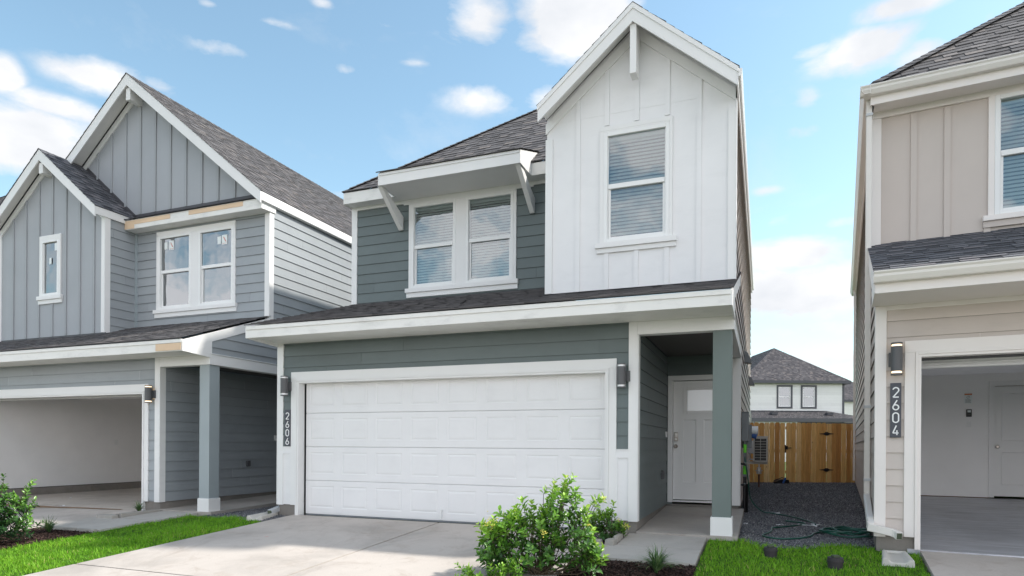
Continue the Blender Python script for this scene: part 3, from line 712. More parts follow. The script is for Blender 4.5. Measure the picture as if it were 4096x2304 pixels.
# right, left, back walls
m = MB(); N_ = (1, 0, 0)
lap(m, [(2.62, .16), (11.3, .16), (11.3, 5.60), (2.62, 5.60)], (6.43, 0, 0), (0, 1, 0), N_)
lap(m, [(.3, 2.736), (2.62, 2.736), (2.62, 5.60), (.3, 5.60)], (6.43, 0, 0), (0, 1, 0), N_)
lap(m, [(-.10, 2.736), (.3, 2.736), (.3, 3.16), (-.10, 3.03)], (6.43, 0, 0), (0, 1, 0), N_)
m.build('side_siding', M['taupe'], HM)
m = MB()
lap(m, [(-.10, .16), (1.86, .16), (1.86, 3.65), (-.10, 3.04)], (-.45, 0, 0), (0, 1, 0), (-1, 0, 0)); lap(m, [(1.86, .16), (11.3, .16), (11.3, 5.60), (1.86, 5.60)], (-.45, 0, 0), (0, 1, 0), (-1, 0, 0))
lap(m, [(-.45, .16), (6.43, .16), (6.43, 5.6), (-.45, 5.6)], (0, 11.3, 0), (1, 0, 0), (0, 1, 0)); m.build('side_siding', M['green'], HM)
# porch back wall and door
pd = 2.62
m = MB(); lap(m, [(5.276, .16), (6.43, .16), (6.43, 2.62), (5.276, 2.62)], (0, pd, 0), (1, 0, 0), (0, -1, 0), [(5.372, 6.232, .1, 2.215)]); m.build('porch_back_siding', M['green'], HM)
c = MB(); c.box(6.262, 6.4295, pd - .03, pd, .17, 2.544); c.box(6.4305, 6.446, pd - .03, pd + .09, .17, 2.70); c.build('corner_board', M['white'], HM, bevel=.003)
dj = MB(); dj.box(5.295, 5.372, pd - .03, pd + .10, .19, 2.215); dj.box(6.232, 6.2615, pd - .03, pd + .10, .19, 2.215); dj.box(5.295, 6.2615, pd - .03, pd + .10, 2.2155, 2.295)
dj.box(5.372, 6.232, pd - .02, pd + .12, .195, .222)
dj.build('door_frame', M['white'], HM, bevel=.003)
def panel_door(parent, x0, x1, z0, z1, y, recess, glassbox=None, mat='white'):
    m = MB(); holes = [(a, b, c, d) for a, b, c, d in recess] + ([glassbox] if glassbox else [])
    for pc in cuts([(x0, z0), (x1, z0), (x1, z1), (x0, z1)], holes): m.face([(u, y, v) for u, v in pc])
    m.face([(x0, y, z0), (x0, y + .045, z0), (x0, y + .045, z1), (x0, y, z1)]); m.face([(x1, y, z0), (x1, y + .045, z0), (x1, y + .045, z1), (x1, y, z1)])
    for a, b, c, d in recess:
        i = .014
        A = [(a, y, c), (b, y, c), (b, y, d), (a, y, d)]; B = [(a + i, y + .014, c + i), (b - i, y + .014, c + i), (b - i, y + .014, d - i), (a + i, y + .014, d - i)]
        for k in range(4): j = (k + 1) % 4; m.face([A[k], A[j], B[j], B[k]])
        m.face(B)
    o = m.build('front_door' if glassbox else 'inner_door', M[mat], parent)
    if glassbox:
        a, b, c, d = glassbox; g = MB(); t = .055
        for q in ((a - .01, a + t, c - .01, d + .01), (b - t, b + .01, c - .01, d + .01), (a + t, b - t, c - .01, c + t - .01), (a + t, b - t, d - t + .01, d + .01)): g.box(q[0], q[1], y - .018, y + .02, q[2], q[3])
        g.build('glazing_frame', M['white'], o, bevel=.004)
        MB().face([(a + t, y + .004, c + t - .01), (b - t, y + .004, c + t - .01), (b - t, y + .004, d - t + .01), (a + t, y + .004, d - t + .01)]).build('pane', M['frost'], o)
    return o
dr = panel_door(HM, 5.376, 6.228, .235, 2.205, pd + .045, [(5.535, 5.747, .52, 1.565), (5.862, 6.074, .52, 1.565)], (5.545, 6.062, 1.665, 2.10))
k = MB(); k.box(5.392, 5.458, pd + .018, pd + .044, 1.205, 1.355); k.cyl((5.425, pd + .02), .001, 1.2, 1.2)
k.build('keypad', M['bronze'], dr, bevel=.006)
kk = MB()
for i in range(3):
    for j in range(3): kk.box(5.405 + i * .015, 5.415 + i * .015, pd + .0155, pd + .0178, 1.285 + j * .018, 1.297 + j * .018)
kk.build('key_buttons', M['silver'], dr); MB().tube([(5.425, pd + .018, 1.238), (5.425, pd - .0, 1.238)], .016, 12).build('key_cylinder', M['silver'], dr)
k = MB(); k.tube([(5.42, pd + .045, 1.12), (5.42, pd + .035, 1.12)], .034, 16); k.tube([(5.42, pd + .036, 1.12), (5.42, pd + .012, 1.12), (5.42, pd + .0, 1.12), (5.42, pd - .018, 1.12), (5.42, pd - .03, 1.12)], [.012, .012, .028, .03, .016], 16)
k.build('door_knob', M['bronze'], dr, smooth=False)
MB().box(5.27, 5.31, 2.40, 2.44, 1.27, 1.36).build('doorbell', M['vinyl'], HM)
o = MB(); o.box(5.28, 5.325, 1.93, 2.02, .60, .74); o.box(5.325, 5.333, 1.94, 2.01, .61, .73); o.build('outlet_cover', M['lampgrey'], HM, bevel=.005)
# upper left wall
m = MB(); WH = [(.78, 2.84, 3.95, 5.54)]
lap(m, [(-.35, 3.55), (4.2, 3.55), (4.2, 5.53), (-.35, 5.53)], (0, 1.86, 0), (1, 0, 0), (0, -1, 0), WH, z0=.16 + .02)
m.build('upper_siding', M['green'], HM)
c = MB(); c.box(-.452, -.348, 1.836, 1.864, 3.70, 5.5565); c.box(-.466, -.4525, 1.836, 1.95, 3.70, 5.5565); c.build('corner_board', M['white'], HM, bevel=.003)
f = MB(); f.box(-.347, .655, 1.828, 1.86, 5.50, 5.5565); f.box(.656, 3.16, 1.828, 1.86, 5.475, 5.5565); f.box(3.161, 3.9, 1.828, 1.86, 5.50, 5.5565); f.build('frieze_board', M['white'], HM)
def twin_trim(H, y, xa=(.868, 1.656), xb=(1.955, 2.75), z0=3.996, z1=5.404, mat='white'):
    t = MB(); fw = .05; a0, a1 = xa; b0, b1 = xb; yo = y - .030
    t.box(a0 - .103, a0 - fw - .0005, yo, y, z0 - .052, z1 + .10); t.box(b1 + fw + .0005, b1 + .103, yo, y, z0 - .052, z1 + .10)
    t.box(a1 + fw + .0005, b0 - fw - .0005, yo, y, z0 - .052, z1 + fw + .0); t.box(a0 - .1025, b1 + .1025, yo, y, z1 + fw + .0005, z1 + .147)
    t.build('window_trim', M[mat], H, bevel=.003)
    s = MB(); s.box(a0 - .16, b1 + .145, y - .062, y, z0 - .128, z0 - .0525); s.box(a0 - .145, b1 + .135, y - .034, y, z0 - .215, z0 - .1285); s.build('window_sill', M[mat], H, bevel=.003)
twin_trim(HM, 1.86)
make_window(HM, .868, 1.656, 3.996, 5.404, 1.86 - .02, 4.69); make_window(HM, 1.955, 2.75, 3.996, 5.404, 1.86 - .02, 4.69)
# eave of the upper wall, left of the gable
SM_ = .845; EZ = 5.765
s = MB(); s.box(-.45, 3.9, 1.60, 1.86, 5.557, 5.567); s.build('soffit', M['white'], HM)
f = MB(); f.box(-.45, .622, 1.58, 1.60, 5.548, 5.752); f.box(3.198, 3.9, 1.58, 1.60, 5.548, 5.752); f.box(-.470, -.4505, 1.58, 11.5, 5.548, 5.752); f.build('fascia', M['white_dirty'], HM, bevel=.002)
# projecting roof over the twin window with two brackets
a = MB(); AY = 1.06; za = 5.752; sl = .36
a.box(.63, 3.19, AY, AY + .02, 5.548, za - .045); a.box(.625, 3.195, AY - .014, AY + .02, za - .0445, za)
for x0, x1 in ((.61, .6295), (3.1905, 3.21)): a.prism([(AY - .002, 5.548), (AY - .002, za), (1.93, za + sl * .87), (1.64, 5.70), (1.60, 5.548)], 0, x0, x1)
a.box(.63, 3.19, AY + .0205, 1.5995, 5.557, 5.567)
a.build('window_hood', M['white'], HM)
r = MB(); roofplane(r, [(.59, AY - .04, za + .004), (3.235, AY - .04, za + .004), (3.235, 2.02, za + .004 + sl * (.96 + .04)), (.59, 2.02, za + .004 + sl * (.96 + .04))], 21); r.build('hood_roof', M['shingle'], HM)
for bx_ in (.572, 3.105):
    b = MB(); b.prism([(1.10, 5.556), (1.24, 5.556), (1.836, 5.26), (1.836, 5.02), (1.80, 5.02)][::1], 0, bx_, bx_ + .082); b.build('bracket', M['white'], HM, bevel=.003)
# main hip roof and front gable
rx0, rx1, ry0, ry1 = -.49, 6.475, 1.555, 11.6
hw = (rx1 - rx0) / 2; zr = EZ + SM_ * hw; xm = rx0 + hw
gx, gy0 = 5.17, -.06; zg = EZ + SM_ * (rx1 - gx); gl = rx1 - 2 * (rx1 - gx); gyb = ry0 + (rx1 - gx)
r = MB()
roofplane(r, [(rx0, ry0, EZ), (rx1, ry0, EZ), (xm, ry0 + hw, zr)], 31)
roofplane(r, [(rx1, gy0, EZ), (rx1, ry1, EZ), (gx, ry1 - (rx1 - gx), zg), (gx, gy0, zg)], 32)
roofplane(r, [(gx, gyb, zg), (gx, ry1 - (rx1 - gx), zg), (xm, ry1 - hw, zr), (xm, ry0 + hw, zr)], 33)
roofplane(r, [(rx0, ry0, EZ), (rx0, ry1, EZ), (xm, ry1 - hw, zr), (xm, ry0 + hw, zr)], 34)
roofplane(r, [(rx0, ry1, EZ), (rx1, ry1, EZ), (xm, ry1 - hw, zr)], 35)
roofplane(r, [(gl, gy0, EZ), (gl, ry0, EZ), (gx, gyb, zg), (gx, gy0, zg)], 36)
hipcap(r, (rx0, ry0, EZ + .01), (xm, ry0 + hw, zr + .01)); hipcap(r, (gx, gy0 + .005, zg + .002), (gx, gyb, zg + .002), 7, .13, .84); hipcap(r, (xm, ry0 + hw, zr), (xm, ry1 - hw, zr), 8)
r.build('roof', M['shingle'], HM)
# gable bay
GY = .30; zt = lambda x: EZ + SM_ * (rx1 - gx) - SM_ * abs(x - gx) - .06
m = MB()
outl = [(3.90, 3.15), (6.43, 3.15), (6.43, zt(6.43)), (gx, zt(gx)), (3.90, zt(3.90))]
wx0, wx1, wz0, wz1 = 4.776, 5.556, 3.945, 5.344
for pc in cuts(outl, [(wx0 - .03, wx1 + .03, wz0 - .03, wz1 + .03)]): m.face([(u, GY, v) for u, v in pc])
m.build('gable_panel', M['white_panel'], HM)
m = MB(); lap(m, [(GY, 3.1), (1.86, 3.1), (1.86, 5.7), (GY, 5.7)], (3.90, 0, 0), (0, 1, 0), (-1, 0, 0)); m.build('bay_side_siding', M['green'], HM)
c = MB(); c.box(3.885, 3.99, GY - .024, GY - .0005, 3.26, 5.44); c.build('corner_board', M['white'], HM, bevel=.003)
c = MB(); c.box(6.340, 6.4295, GY - .024, GY - .0005, 3.255, 5.44); c.box(6.43, 6.4465, GY - .024, GY + .09, 3.20, 5.56); c.build('corner_board', M['white'], HM, bevel=.003)
b = MB(); xs = [gx + k * .406 for k in (-2, -1, 0, 1, 2)]; ft = lambda x: zt(x) - .20
for x in xs:
    if abs(x - gx) < .5: battens(b, [x], 5.50, ft(x), GY); battens(b, [x], 3.25 if x < gx + .5 else 3.25, 3.755, GY)
    else: battens(b, [x], 3.255, ft(x), GY)
b.box(3.99, xs[1] - .031, GY - .0035, GY - .0005, 5.655, 5.659); b.box(xs[1] + .031, xs[4] - .031, GY - .0035, GY - .0005, 5.655, 5.659)
b.build('batten', M['white_panel'], HM)
for xe in (6.4285, 3.886): f = MB(); rake(f, gx, zt(gx) - .065, xe, zt(xe) - .065, GY - .026, GY - .0006, .15); f.build('frieze_board', M['white'], HM)
t = MB(); t.box(wx0 - .105, wx0 - .0505, GY - .03, GY, wz0 - .052, wz1 + .075); t.box(wx1 + .0505, wx1 + .09, GY - .03, GY, wz0 - .052, wz1 + .075); t.box(wx0 - .105, wx1 + .09, GY - .03, GY, wz1 + .0755, wz1 + .135); t.box(wx0 - .049, wx1 + .049, GY - .03, GY, wz1 + .0505, wz1 + .075)
t.build('window_trim', M['white'], HM, bevel=.003)
t = MB(); t.box(wx0 - .16, wx1 + .15, GY - .060, GY, wz0 - .125, wz0 - .0525); t.box(wx0 - .145, wx1 + .14, GY - .032, GY, wz0 - .19, wz0 - .1255); t.build('window_sill', M['white'], HM, bevel=.003)
make_window(HM, wx0, wx1, wz0, wz1, GY - .02, 4.66)
for xe, sg in ((rx1, -1), (gl, 1)):
    f = MB(); rake(f, gx, zg + .002, xe + sg * .008, EZ + .009, -.045, -.02, .235); rake(f, gx, zg + .004, xe + sg * .002, EZ + .006, -.058, -.0455, .07); f.build('rake_board', M['white'], HM)
for xe in (rx1 - .03, gl + .03): s = MB(); rake(s, gx, zg - .045, xe, EZ - .03, -.0195, GY - .03, .02); s.build('soffit', M['white'], HM)
s = MB(); s.box(gx - .042, gx + .042, -.010, .17, 5.98, 6.62); s.prism([(.1705, 6.0), (.27, 6.3), (.27, 6.6), (.1705, 6.6)], 0, gx - .04, gx + .04); s.build('gable_bracket', M['white'], HM, bevel=.004)
f = MB(); f.box(6.4475, 6.470, -.045, 11.5, 5.56, 5.75); f.prism([(6.4705, 5.66), (6.500, 5.66), (6.515, 5.70), (6.515, 5.755), (6.4705, 5.755)], 1, -.04, 11.6); f.build('side_fascia', M['white'], HM)
f = MB(); f.box(3.88, 6.44, GY - .04, GY - .002, 3.20, 3.253); f.face([(3.88, GY - .11, 3.232), (6.44, GY - .11, 3.232), (6.44, GY - .04, 3.254), (3.88, GY - .04, 3.254)]); f.build('flashing', M['flash'], HM)
MB().box(-.45, 3.9, 1.80, 1.845, 3.68, 3.74).build('flashing', M['flash'], HM)
# lamps and number
wall_lamp(HM, 5.087, -.215, 1.861, 2.170, .056, False, .055); wall_lamp(HM, -.252, -.225, 1.874, 2.186, .058, False, .03)
number_plate(HM, -.296, -.188, 1.085, 1.66, -.137, '2606')
# side vents, meter box, pipes on the right wall
for y_, z_ in ((4.7, 2.84), (9.0, 2.80)):
    v = MB(); v.prism([(6.44, z_ - .12), (6.57, z_ - .14), (6.57, z_ - .10), (6.50, z_ + .06), (6.44, z_ + .10)], 1, y_ - .13, y_ + .13); v.build('vent_hood', M['grey_box'], HM)
b = MB(); b.box(6.445, 6.555, 3.0, 3.32, 1.215, 1.69); b.box(6.44, 6.56, 2.99, 3.33, 1.6905, 1.70)
mbx = b.build('meter_box', M['grey_box'], HM, bevel=.006)
b = MB(); b.tube([(6.545, 3.48, 1.40), (6.70, 3.48, 1.40)], .075, 16); b.build('meter_dial', M['vinyl'], mbx)
b = MB(); b.tube([(6.60, 3.48, 1.32), (6.68, 3.48, 1.30)], .05, 12); b.build('meter_seal', M['bluecloth'], mbx)
b = MB(); b.box(6.445, 6.60, 3.33, 3.62, 1.1, 1.50); b.build('meter_socket', M['grey_box'], mbx, bevel=.006)
b = MB(); b.tube([(6.50, 3.05, 1.215), (6.50, 3.05, .62)], .022, 10); b.build('conduit', M['grey_box'], HM)
b = MB(); b.tube([(6.50, 3.05, .62), (6.50, 3.05, -.05)], .028, 10); b.tube([(6.54, 3.05, .50), (6.54, 3.05, -.04)], .016, 8); b.tube([(6.43, 2.72, .50), (6.49, 2.72, .50), (6.50, 3.05, .50)], .02, 10); b.tube([(6.43, 2.74, .84), (6.49, 2.74, .84), (6.50, 3.05, .84)], .024, 10)
b.build('drain_pipe', M['black'], HM)
for z_, z2_, r_ in ((1.16, 1.02, .026), (.80, .66, .031)): MB().tube([(6.50, 3.05, z_), (6.50, 3.05, z2_)], r_, 10).build('marker_tape', M['lime'], HM)
# bottom spout at the left front corner
def spout(parent, pts, w_, h_, mat, name='downspout_elbow'):
    m = MB()
    for p, q in zip(pts[:-1], pts[1:]): m.beam(p, q, w_, h_)
    return m.build(name, M[mat], parent, bevel=.006)
sp = spout(HM, [(-.475, .16, .60), (-.475, .16, .24), (-.475, .02, .10), (-.475, -.28, .04)], .09, .07, 'steel')
sp2 = MB().box(-.512, -.438, -.288, -.2805, .012, .068); sp2.build('spout_mouth', M['lid'], sp)

# ================================================================== the blue-grey house
HL = empty('house', (FL[0], FL[1], -.08), -rad(FL[2]), 'unfinished blue-grey two-storey house with two gables and an open garage', 'house', 'row of new two-storey houses')
UY = 1.28; BY = .61
lower_storey(HL, 'blue', 'blue_smooth', -.68, .36, UY, 3.6, True, 2.90)
m = MB()
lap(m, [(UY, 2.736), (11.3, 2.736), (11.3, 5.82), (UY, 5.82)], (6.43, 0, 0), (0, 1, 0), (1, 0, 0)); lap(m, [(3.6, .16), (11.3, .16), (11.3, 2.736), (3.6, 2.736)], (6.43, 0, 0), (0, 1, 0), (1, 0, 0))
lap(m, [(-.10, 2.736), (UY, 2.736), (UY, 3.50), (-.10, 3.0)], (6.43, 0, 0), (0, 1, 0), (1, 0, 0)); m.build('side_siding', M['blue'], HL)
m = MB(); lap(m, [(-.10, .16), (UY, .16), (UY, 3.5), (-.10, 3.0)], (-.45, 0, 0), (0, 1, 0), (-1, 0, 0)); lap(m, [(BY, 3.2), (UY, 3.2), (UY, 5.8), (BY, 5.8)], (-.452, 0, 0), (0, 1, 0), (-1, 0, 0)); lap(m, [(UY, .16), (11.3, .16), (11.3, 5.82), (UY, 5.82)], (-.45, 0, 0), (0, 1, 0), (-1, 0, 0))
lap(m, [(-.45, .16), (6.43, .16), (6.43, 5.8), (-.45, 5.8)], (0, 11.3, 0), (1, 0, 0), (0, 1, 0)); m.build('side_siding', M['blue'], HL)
m = MB(); lap(m, [(5.276, .16), (6.43, .16), (6.43, 2.62), (5.276, 2.62)], (0, 3.6, 0), (1, 0, 0), (0, -1, 0)); m.build('porch_back_siding', M['blue'], HL)
# main upper wall
m = MB(); lap(m, [(2.86, 3.45), (6.335, 3.45), (6.335, 5.60), (2.86, 5.60)], (0, UY, 0), (1, 0, 0), (0, -1, 0), [(3.51, 5.59, 3.95, 5.54)], z0=.16 + .02); m.build('upper_siding', M['blue'], HL)
c = MB(); c.box(6.330, 6.4305, UY - .024, UY, 3.58, 5.60); c.box(6.431, 6.4465, UY - .024, UY + .10, 3.55, 5.64); c.build('corner_board', M['white'], HL, bevel=.003)
c = MB(); c.box(2.862, 2.935, UY - .02, UY, 3.60, 5.60); c.build('inside_corner_board', M['blue_smooth'], HL)
twin_trim(HL, UY, (3.600, 4.398), (4.703, 5.503))
make_window(HL, 3.600, 4.398, 3.996, 5.404, UY - .02, 4.72, False, gl='glass_clear', stickers=[(3.70, 5.18, .085, .15, False), (3.83, 5.16, .13, .19, True)])
make_window(HL, 4.703, 5.503, 3.996, 5.404, UY - .02, 4.72, False, gl='glass_clear', stickers=[(5.13, 5.14, .09, .15, False), (5.24, 5.12, .14, .19, True)])
# bay
m = MB(); BG = 1.215; bz = 7.27; bs = .82; bt = lambda x: bz - bs * abs(x - BG) - .06
bw = (1.005, 1.455, 4.335, 5.405)
for pc in cuts([(-.45, 3.25), (2.86, 3.25), (2.86, bt(2.86)), (BG, bt(BG)), (-.45, bt(-.45))], [(bw[0] - .03, bw[1] + .03, bw[2] - .03, bw[3] + .03)]): m.face([(u, BY, v) for u, v in pc])
m.build('bay_panel', M['blue_panel'], HL)
m = MB(); lap(m, [(BY + .10, 3.2), (UY, 3.2), (UY, 5.76), (BY + .10, 5.76)], (2.86, 0, 0), (0, 1, 0), (1, 0, 0), z0=.16 + .02); m.build('bay_side_siding', M['blue'], HL)
c = MB(); c.box(2.775, 2.8605, BY - .024, BY - .0005, 3.42, 5.76); c.box(2.861, 2.876, BY - .024, BY + .10, 3.41, 5.76); c.build('corner_board', M['white'], HL, bevel=.003)
c = MB(); c.box(-.452, -.372, BY - .024, BY - .0005, 3.40, 5.74); c.build('corner_board', M['white'], HL, bevel=.003)
b = MB(); xs = [.02 + k * .421 for k in range(7)]; ft = lambda x: bt(x) - .19
for x in xs:
    if abs(x - 1.28) < .1: battens(b, [x - .0], 5.57, ft(x), BY); battens(b, [x], 3.42, 4.12, BY)
    else: battens(b, [x], 3.42, ft(x), BY, .055, .022)
b.build('batten', M['blue_batten'], HL)
for xe in (2.86, -.45): f = MB(); rake(f, BG, bt(BG) - .06, xe, bt(xe) - .06, BY - .026, BY - .0006, .15); f.build('frieze_board', M['white'], HL)
t = MB(); t.box(bw[0] - .105, bw[0] - .0505, BY - .03, BY, bw[2] - .052, bw[3] + .05); t.box(bw[1] + .0505, bw[1] + .11, BY - .03, BY, bw[2] - .052, bw[3] + .05); t.box(bw[0] - .105, bw[1] + .11, BY - .03, BY, bw[3] + .0505, bw[3] + .15)
t.build('window_trim', M['white'], HL, bevel=.003)
t = MB(); t.box(bw[0] - .15, bw[1] + .16, BY - .06, BY, bw[2] - .135, bw[2] - .0525); t.box(bw[0] - .14, bw[1] + .15, BY - .032, BY, bw[2] - .22, bw[2] - .1355); t.build('window_sill', M['white'], HL, bevel=.003)
make_window(HL, *bw, BY - .02, None, False, gl='glass_clear', stickers=[(1.35, 5.22, .09, .16, False), (1.18, 4.95, .07, .13, False)])
# roofs
LZ = 8.785; LX = 2.99; LE = 6.515; LW = -.50; ls = .82
r = MB(); ez = LZ - ls * (LE - LX); ezl = LZ - ls * (LX - LW)
roofplane(r, [(LE, .93, ez), (LE, 11.6, ez), (LX, 11.6, LZ), (LX, .93, LZ)], 41)
roofplane(r, [(LW, .93, ezl), (LW, 11.6, ezl), (LX, 11.6, LZ), (LX, .93, LZ)], 42)
hipcap(r, (LX, .935, LZ + .002), (LX, 11.6, LZ + .002), 9, .13, .82); r.build('roof', M['shingle'], HL)
r = MB(); be = 2.905
roofplane(r, [(be, .345, bz - bs * (be - BG)), (be, UY - .0, bz - bs * (be - BG)), (BG, UY, bz), (BG, .345, bz)], 43)
roofplane(r, [(-.49, .345, bz - bs * (BG + .49)), (-.49, .93, bz - bs * (BG + .49)), (BG, .93, bz), (BG, .345, bz)], 44)
hipcap(r, (BG, .35, bz + .002), (BG, .95, bz + .002), 9, .13, .82); r.build('bay_roof', M['shingle_dark'], HL)
for xe in (be - .008, -.482): f = MB(); rake(f, BG, bz - .002, xe, bz - bs * abs(xe - BG) - .002, .36, .385, .225); f.build('rake_board', M['white'], HL)
MB().box(2.8765, 2.898, .3855, UY, 5.73, 5.885).build('side_fascia', M['white'], HL)
for xe in (be - .03, -.46): s = MB(); rake(s, BG, bz - .05, xe, bz - .05 - bs * abs(xe - BG), .3855, BY - .03, .02); s.build('soffit', M['white'], HL)
MB().box(BG - .06, BG + .06, .40, BY - .001, 6.78, 7.0).build('outlooker', M['white'], HL, bevel=.004)
# main gable
m = MB(); gp_ = lambda x: LZ - ls * abs(x - LX) - .06
m.face([(u, UY, v) for u, v in [(2.86, 5.72), (6.43, 5.72), (6.43, gp_(6.43)), (LX, gp_(LX)), (2.86, gp_(2.86))]]); m.face([(u, UY, v) for u, v in [(-.45, 5.72), (2.86, 5.72), (2.86, gp_(2.86)), (-.45, gp_(-.45))]])
m.build('gable_panel', M['blue_panel'], HL)
b = MB(); blo = lambda x: 6.00 if x > 2.75 else max(6.0, bz + .05 - bs * (x - BG))
battens(b, [1.285 + .428 * k for k in range(1, 12)], blo, lambda x: gp_(x) - .19, UY, .055, .022); b.build('batten', M['blue_batten'], HL)
for xe in (6.35, 1.2): f = MB(); rake(f, LX, gp_(LX) - .06, xe, gp_(xe) - .06, UY - .026, UY - .0006, .15); f.build('frieze_board', M['white'], HL)
for xe, ze_ in ((LE - .008, ez + .004), (LW + .01, ezl + .006)): f = MB(); rake(f, LX, LZ - .002, xe, ze_, .945, .97, .235); f.build('rake_board', M['white'], HL)
f = MB(); f.box(6.490, 6.512, .971, 11.5, ez - .16, ez - .005); f.box(6.4475, 6.4895, 1.0, 11.5, ez - .175, ez - .09); f.build('side_fascia', M['white'], HL)
for xe in (6.48, LW + .03): s = MB(); rake(s, LX, LZ - .05, xe, LZ - .05 - ls * abs(xe - LX), .9705, UY - .03, .02); s.build('soffit', M['white'], HL)
MB().box(LX - .06, LX + .06, .985, UY - .001, 8.26, 8.51).build('outlooker', M['white'], HL, bevel=.004)
# small skirt above the twin window
f = MB(); f.box(2.88, 6.43, 1.02, 1.04, 5.60, 5.79); f.prism([(1.02, 5.60), (1.40, 5.62), (1.40, 5.80), (1.02, 5.795)], 0, 6.447, 6.468); f.box(6.4301, 6.4468, 1.02, UY - .025, 5.60, 5.79); f.build('fascia', M['white_dirty'], HL)
f = MB(); f.box(2.88, 4.15, 1.012, 1.0195, 5.69, 5.775); f.box(2.88, 3.15, 1.012, 1.0195, 5.61, 5.6905); f.build('bare_fascia_patch', M['raw_wood'], HL); MB().box(4.65, 6.02, 1.012, 1.0195, 5.695, 5.778).build('bare_fascia_patch', M['raw_wood'], HL)
f = MB(); f.box(6.4685, 6.478, .97, 1.10, 5.80, 5.885); f.build('bare_rake_patch', M['raw_wood'], HL)
MB().box(2.88, 6.43, 1.0405, UY - .001, 5.60, 5.61).build('soffit', M['white_dirty'], HL)
r = MB(); roofplane(r, [(2.80, .985, 5.800), (6.46, .985, 5.800), (6.46, UY, 5.94), (2.80, UY, 5.94)], 45); r.build('eave_skirt_roof', M['shingle_dark'], HL)
MB().box(2.7, 6.40, UY - .012, UY - .001, 5.93, 6.00).build('flashing', M['flash'], HL); MB().box(-.45, 2.90, BY - .012, BY - .001, 3.33, 3.42).build('flashing', M['flash'], HL); MB().box(2.95, 6.35, UY - .03, UY - .003, 3.52, 3.60).build('flashing', M['flash'], HL)
MB().prism([(be + .02, 5.87), (be + .02, 5.95), (BG, bz + .10), (BG, bz + .0)], 1, UY - .012, UY - .001).build('step_flashing', M['flash'], HL)
f = MB(); f.box(5.87, 6.43, -.712, -.7165, 2.715, 2.828); f.build('bare_fascia_patch', M['raw_wood'], HL)
# open garage
g = MB(); X0, X1, Y1, ZC = -.30, 5.10, 6.1, 2.60
g.face([(X0, 0, .17), (X0, Y1, .17), (X0, Y1, ZC), (X0, 0, ZC)]); g.face([(X1, Y1, .17), (X1, 0, .17), (X1, 0, ZC), (X1, Y1, ZC)]); g.face([(X0, Y1, .17), (X1, Y1, .17), (X1, Y1, ZC), (X0, Y1, ZC)])
g.face([(X0, 0, ZC), (X0, Y1, ZC), (X1, Y1, ZC), (X1, 0, ZC)]); g.face([(X0, .001, 2.1), (X1, .001, 2.1), (X1, .001, ZC), (X0, .001, ZC)]); g.face([(X0, .001, .1), (-.045, .001, .1), (-.045, .001, ZC), (X0, .001, ZC)]); g.face([(4.865, .001, .1), (X1, .001, .1), (X1, .001, ZC), (4.865, .001, ZC)])
g.build('garage_drywall', M['drywall'], HL)
g = MB(); g.box(X0 - .1, X0 + .012, .01, Y1, -.2, .16); g.box(X1 - .012, X1 + .1, .01, Y1, -.2, .16); g.box(X0, X1, Y1 - .01, Y1 + .1, -.2, .16); g.build('garage_curb', M['floor_l'], HL)
g = MB(); g.box(X0 - .0005 - .01, X0 + .0115, .01, Y1, .1605, .172); g.build('drywall_gap', M['black'], HL)
g = MB(); g.box(-.3, 5.1, -.10, 6.1, -.2, -.0); g.build('garage_floor', M['floor_l'], HL)
g = MB(); g.box(.0, 4.82, .14, .18, 2.06, 2.20)
for k in range(3): g.box(.0, 4.82, .10 + k * .012, .14, 2.062 + k * .03, 2.082 + k * .03)
for k in range(4): g.box(.0, 4.82, .30 + k * .53, .82 + k * .53, 2.24, 2.28)
g.build('garage_door', M['white_panel'], HL)
o = MB().box(X0, X0 + .01, 3.2, 3.29, 1.15, 1.28); o.build('outlet_plate', M['vinyl'], HL)
wall_lamp(HL, 5.098, -.215, 1.906, 2.219, .058, True, .055)
MB().box(5.12, 5.165, -.16, -.135, 1.97, 2.17).build('lamp_mounting_block', M['raw_wood'], HL)
o = MB(); o.box(5.28, 5.32, 1.90, 2.00, .73, .85); o.build('outlet_cover', M['lampgrey'], HL, bevel=.005)
MB().box(5.285, 5.31, 2.72, 2.78, 1.27, 1.38).build('doorbell', M['vinyl'], HL)

# ================================================================== the taupe house 2604
HR = empty('house', (FR[0], FR[1], 0), -rad(FR[2]), 'taupe two-storey house with cream gutters and an open garage', 'house', 'row of new two-storey houses')
W_ = 6.88; RU = 1.37; RD = 12.9
f = MB(); f.box(.008, .36, .008, .3, -.6, .155); f.box(.01, .1, .3005, RD - .01, -.6, .155); f.box(5.34, W_ - .01, .01, .3, -.6, .155); f.box(W_ - .1, W_ - .01, .3005, RD - .01, -.6, .155); f.build('foundation', M['foundation'], HR)
m = MB(); HO = [(.27, 5.44, -1, 2.26)]
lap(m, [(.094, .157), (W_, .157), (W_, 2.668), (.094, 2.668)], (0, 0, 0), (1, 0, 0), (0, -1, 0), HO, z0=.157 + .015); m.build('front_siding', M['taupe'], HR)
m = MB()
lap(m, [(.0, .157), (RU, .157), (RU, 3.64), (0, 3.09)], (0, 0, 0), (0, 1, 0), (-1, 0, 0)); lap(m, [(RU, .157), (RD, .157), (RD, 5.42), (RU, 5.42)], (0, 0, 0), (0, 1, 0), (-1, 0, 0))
lap(m, [(.0, .157), (RD, .157), (RD, 5.42), (0, 5.42)], (W_, 0, 0), (0, 1, 0), (1, 0, 0)); lap(m, [(0, .157), (W_, .157), (W_, 5.42), (0, 5.42)], (0, RD, 0), (1, 0, 0), (0, 1, 0)); m.build('side_siding', M['taupe'], HR)
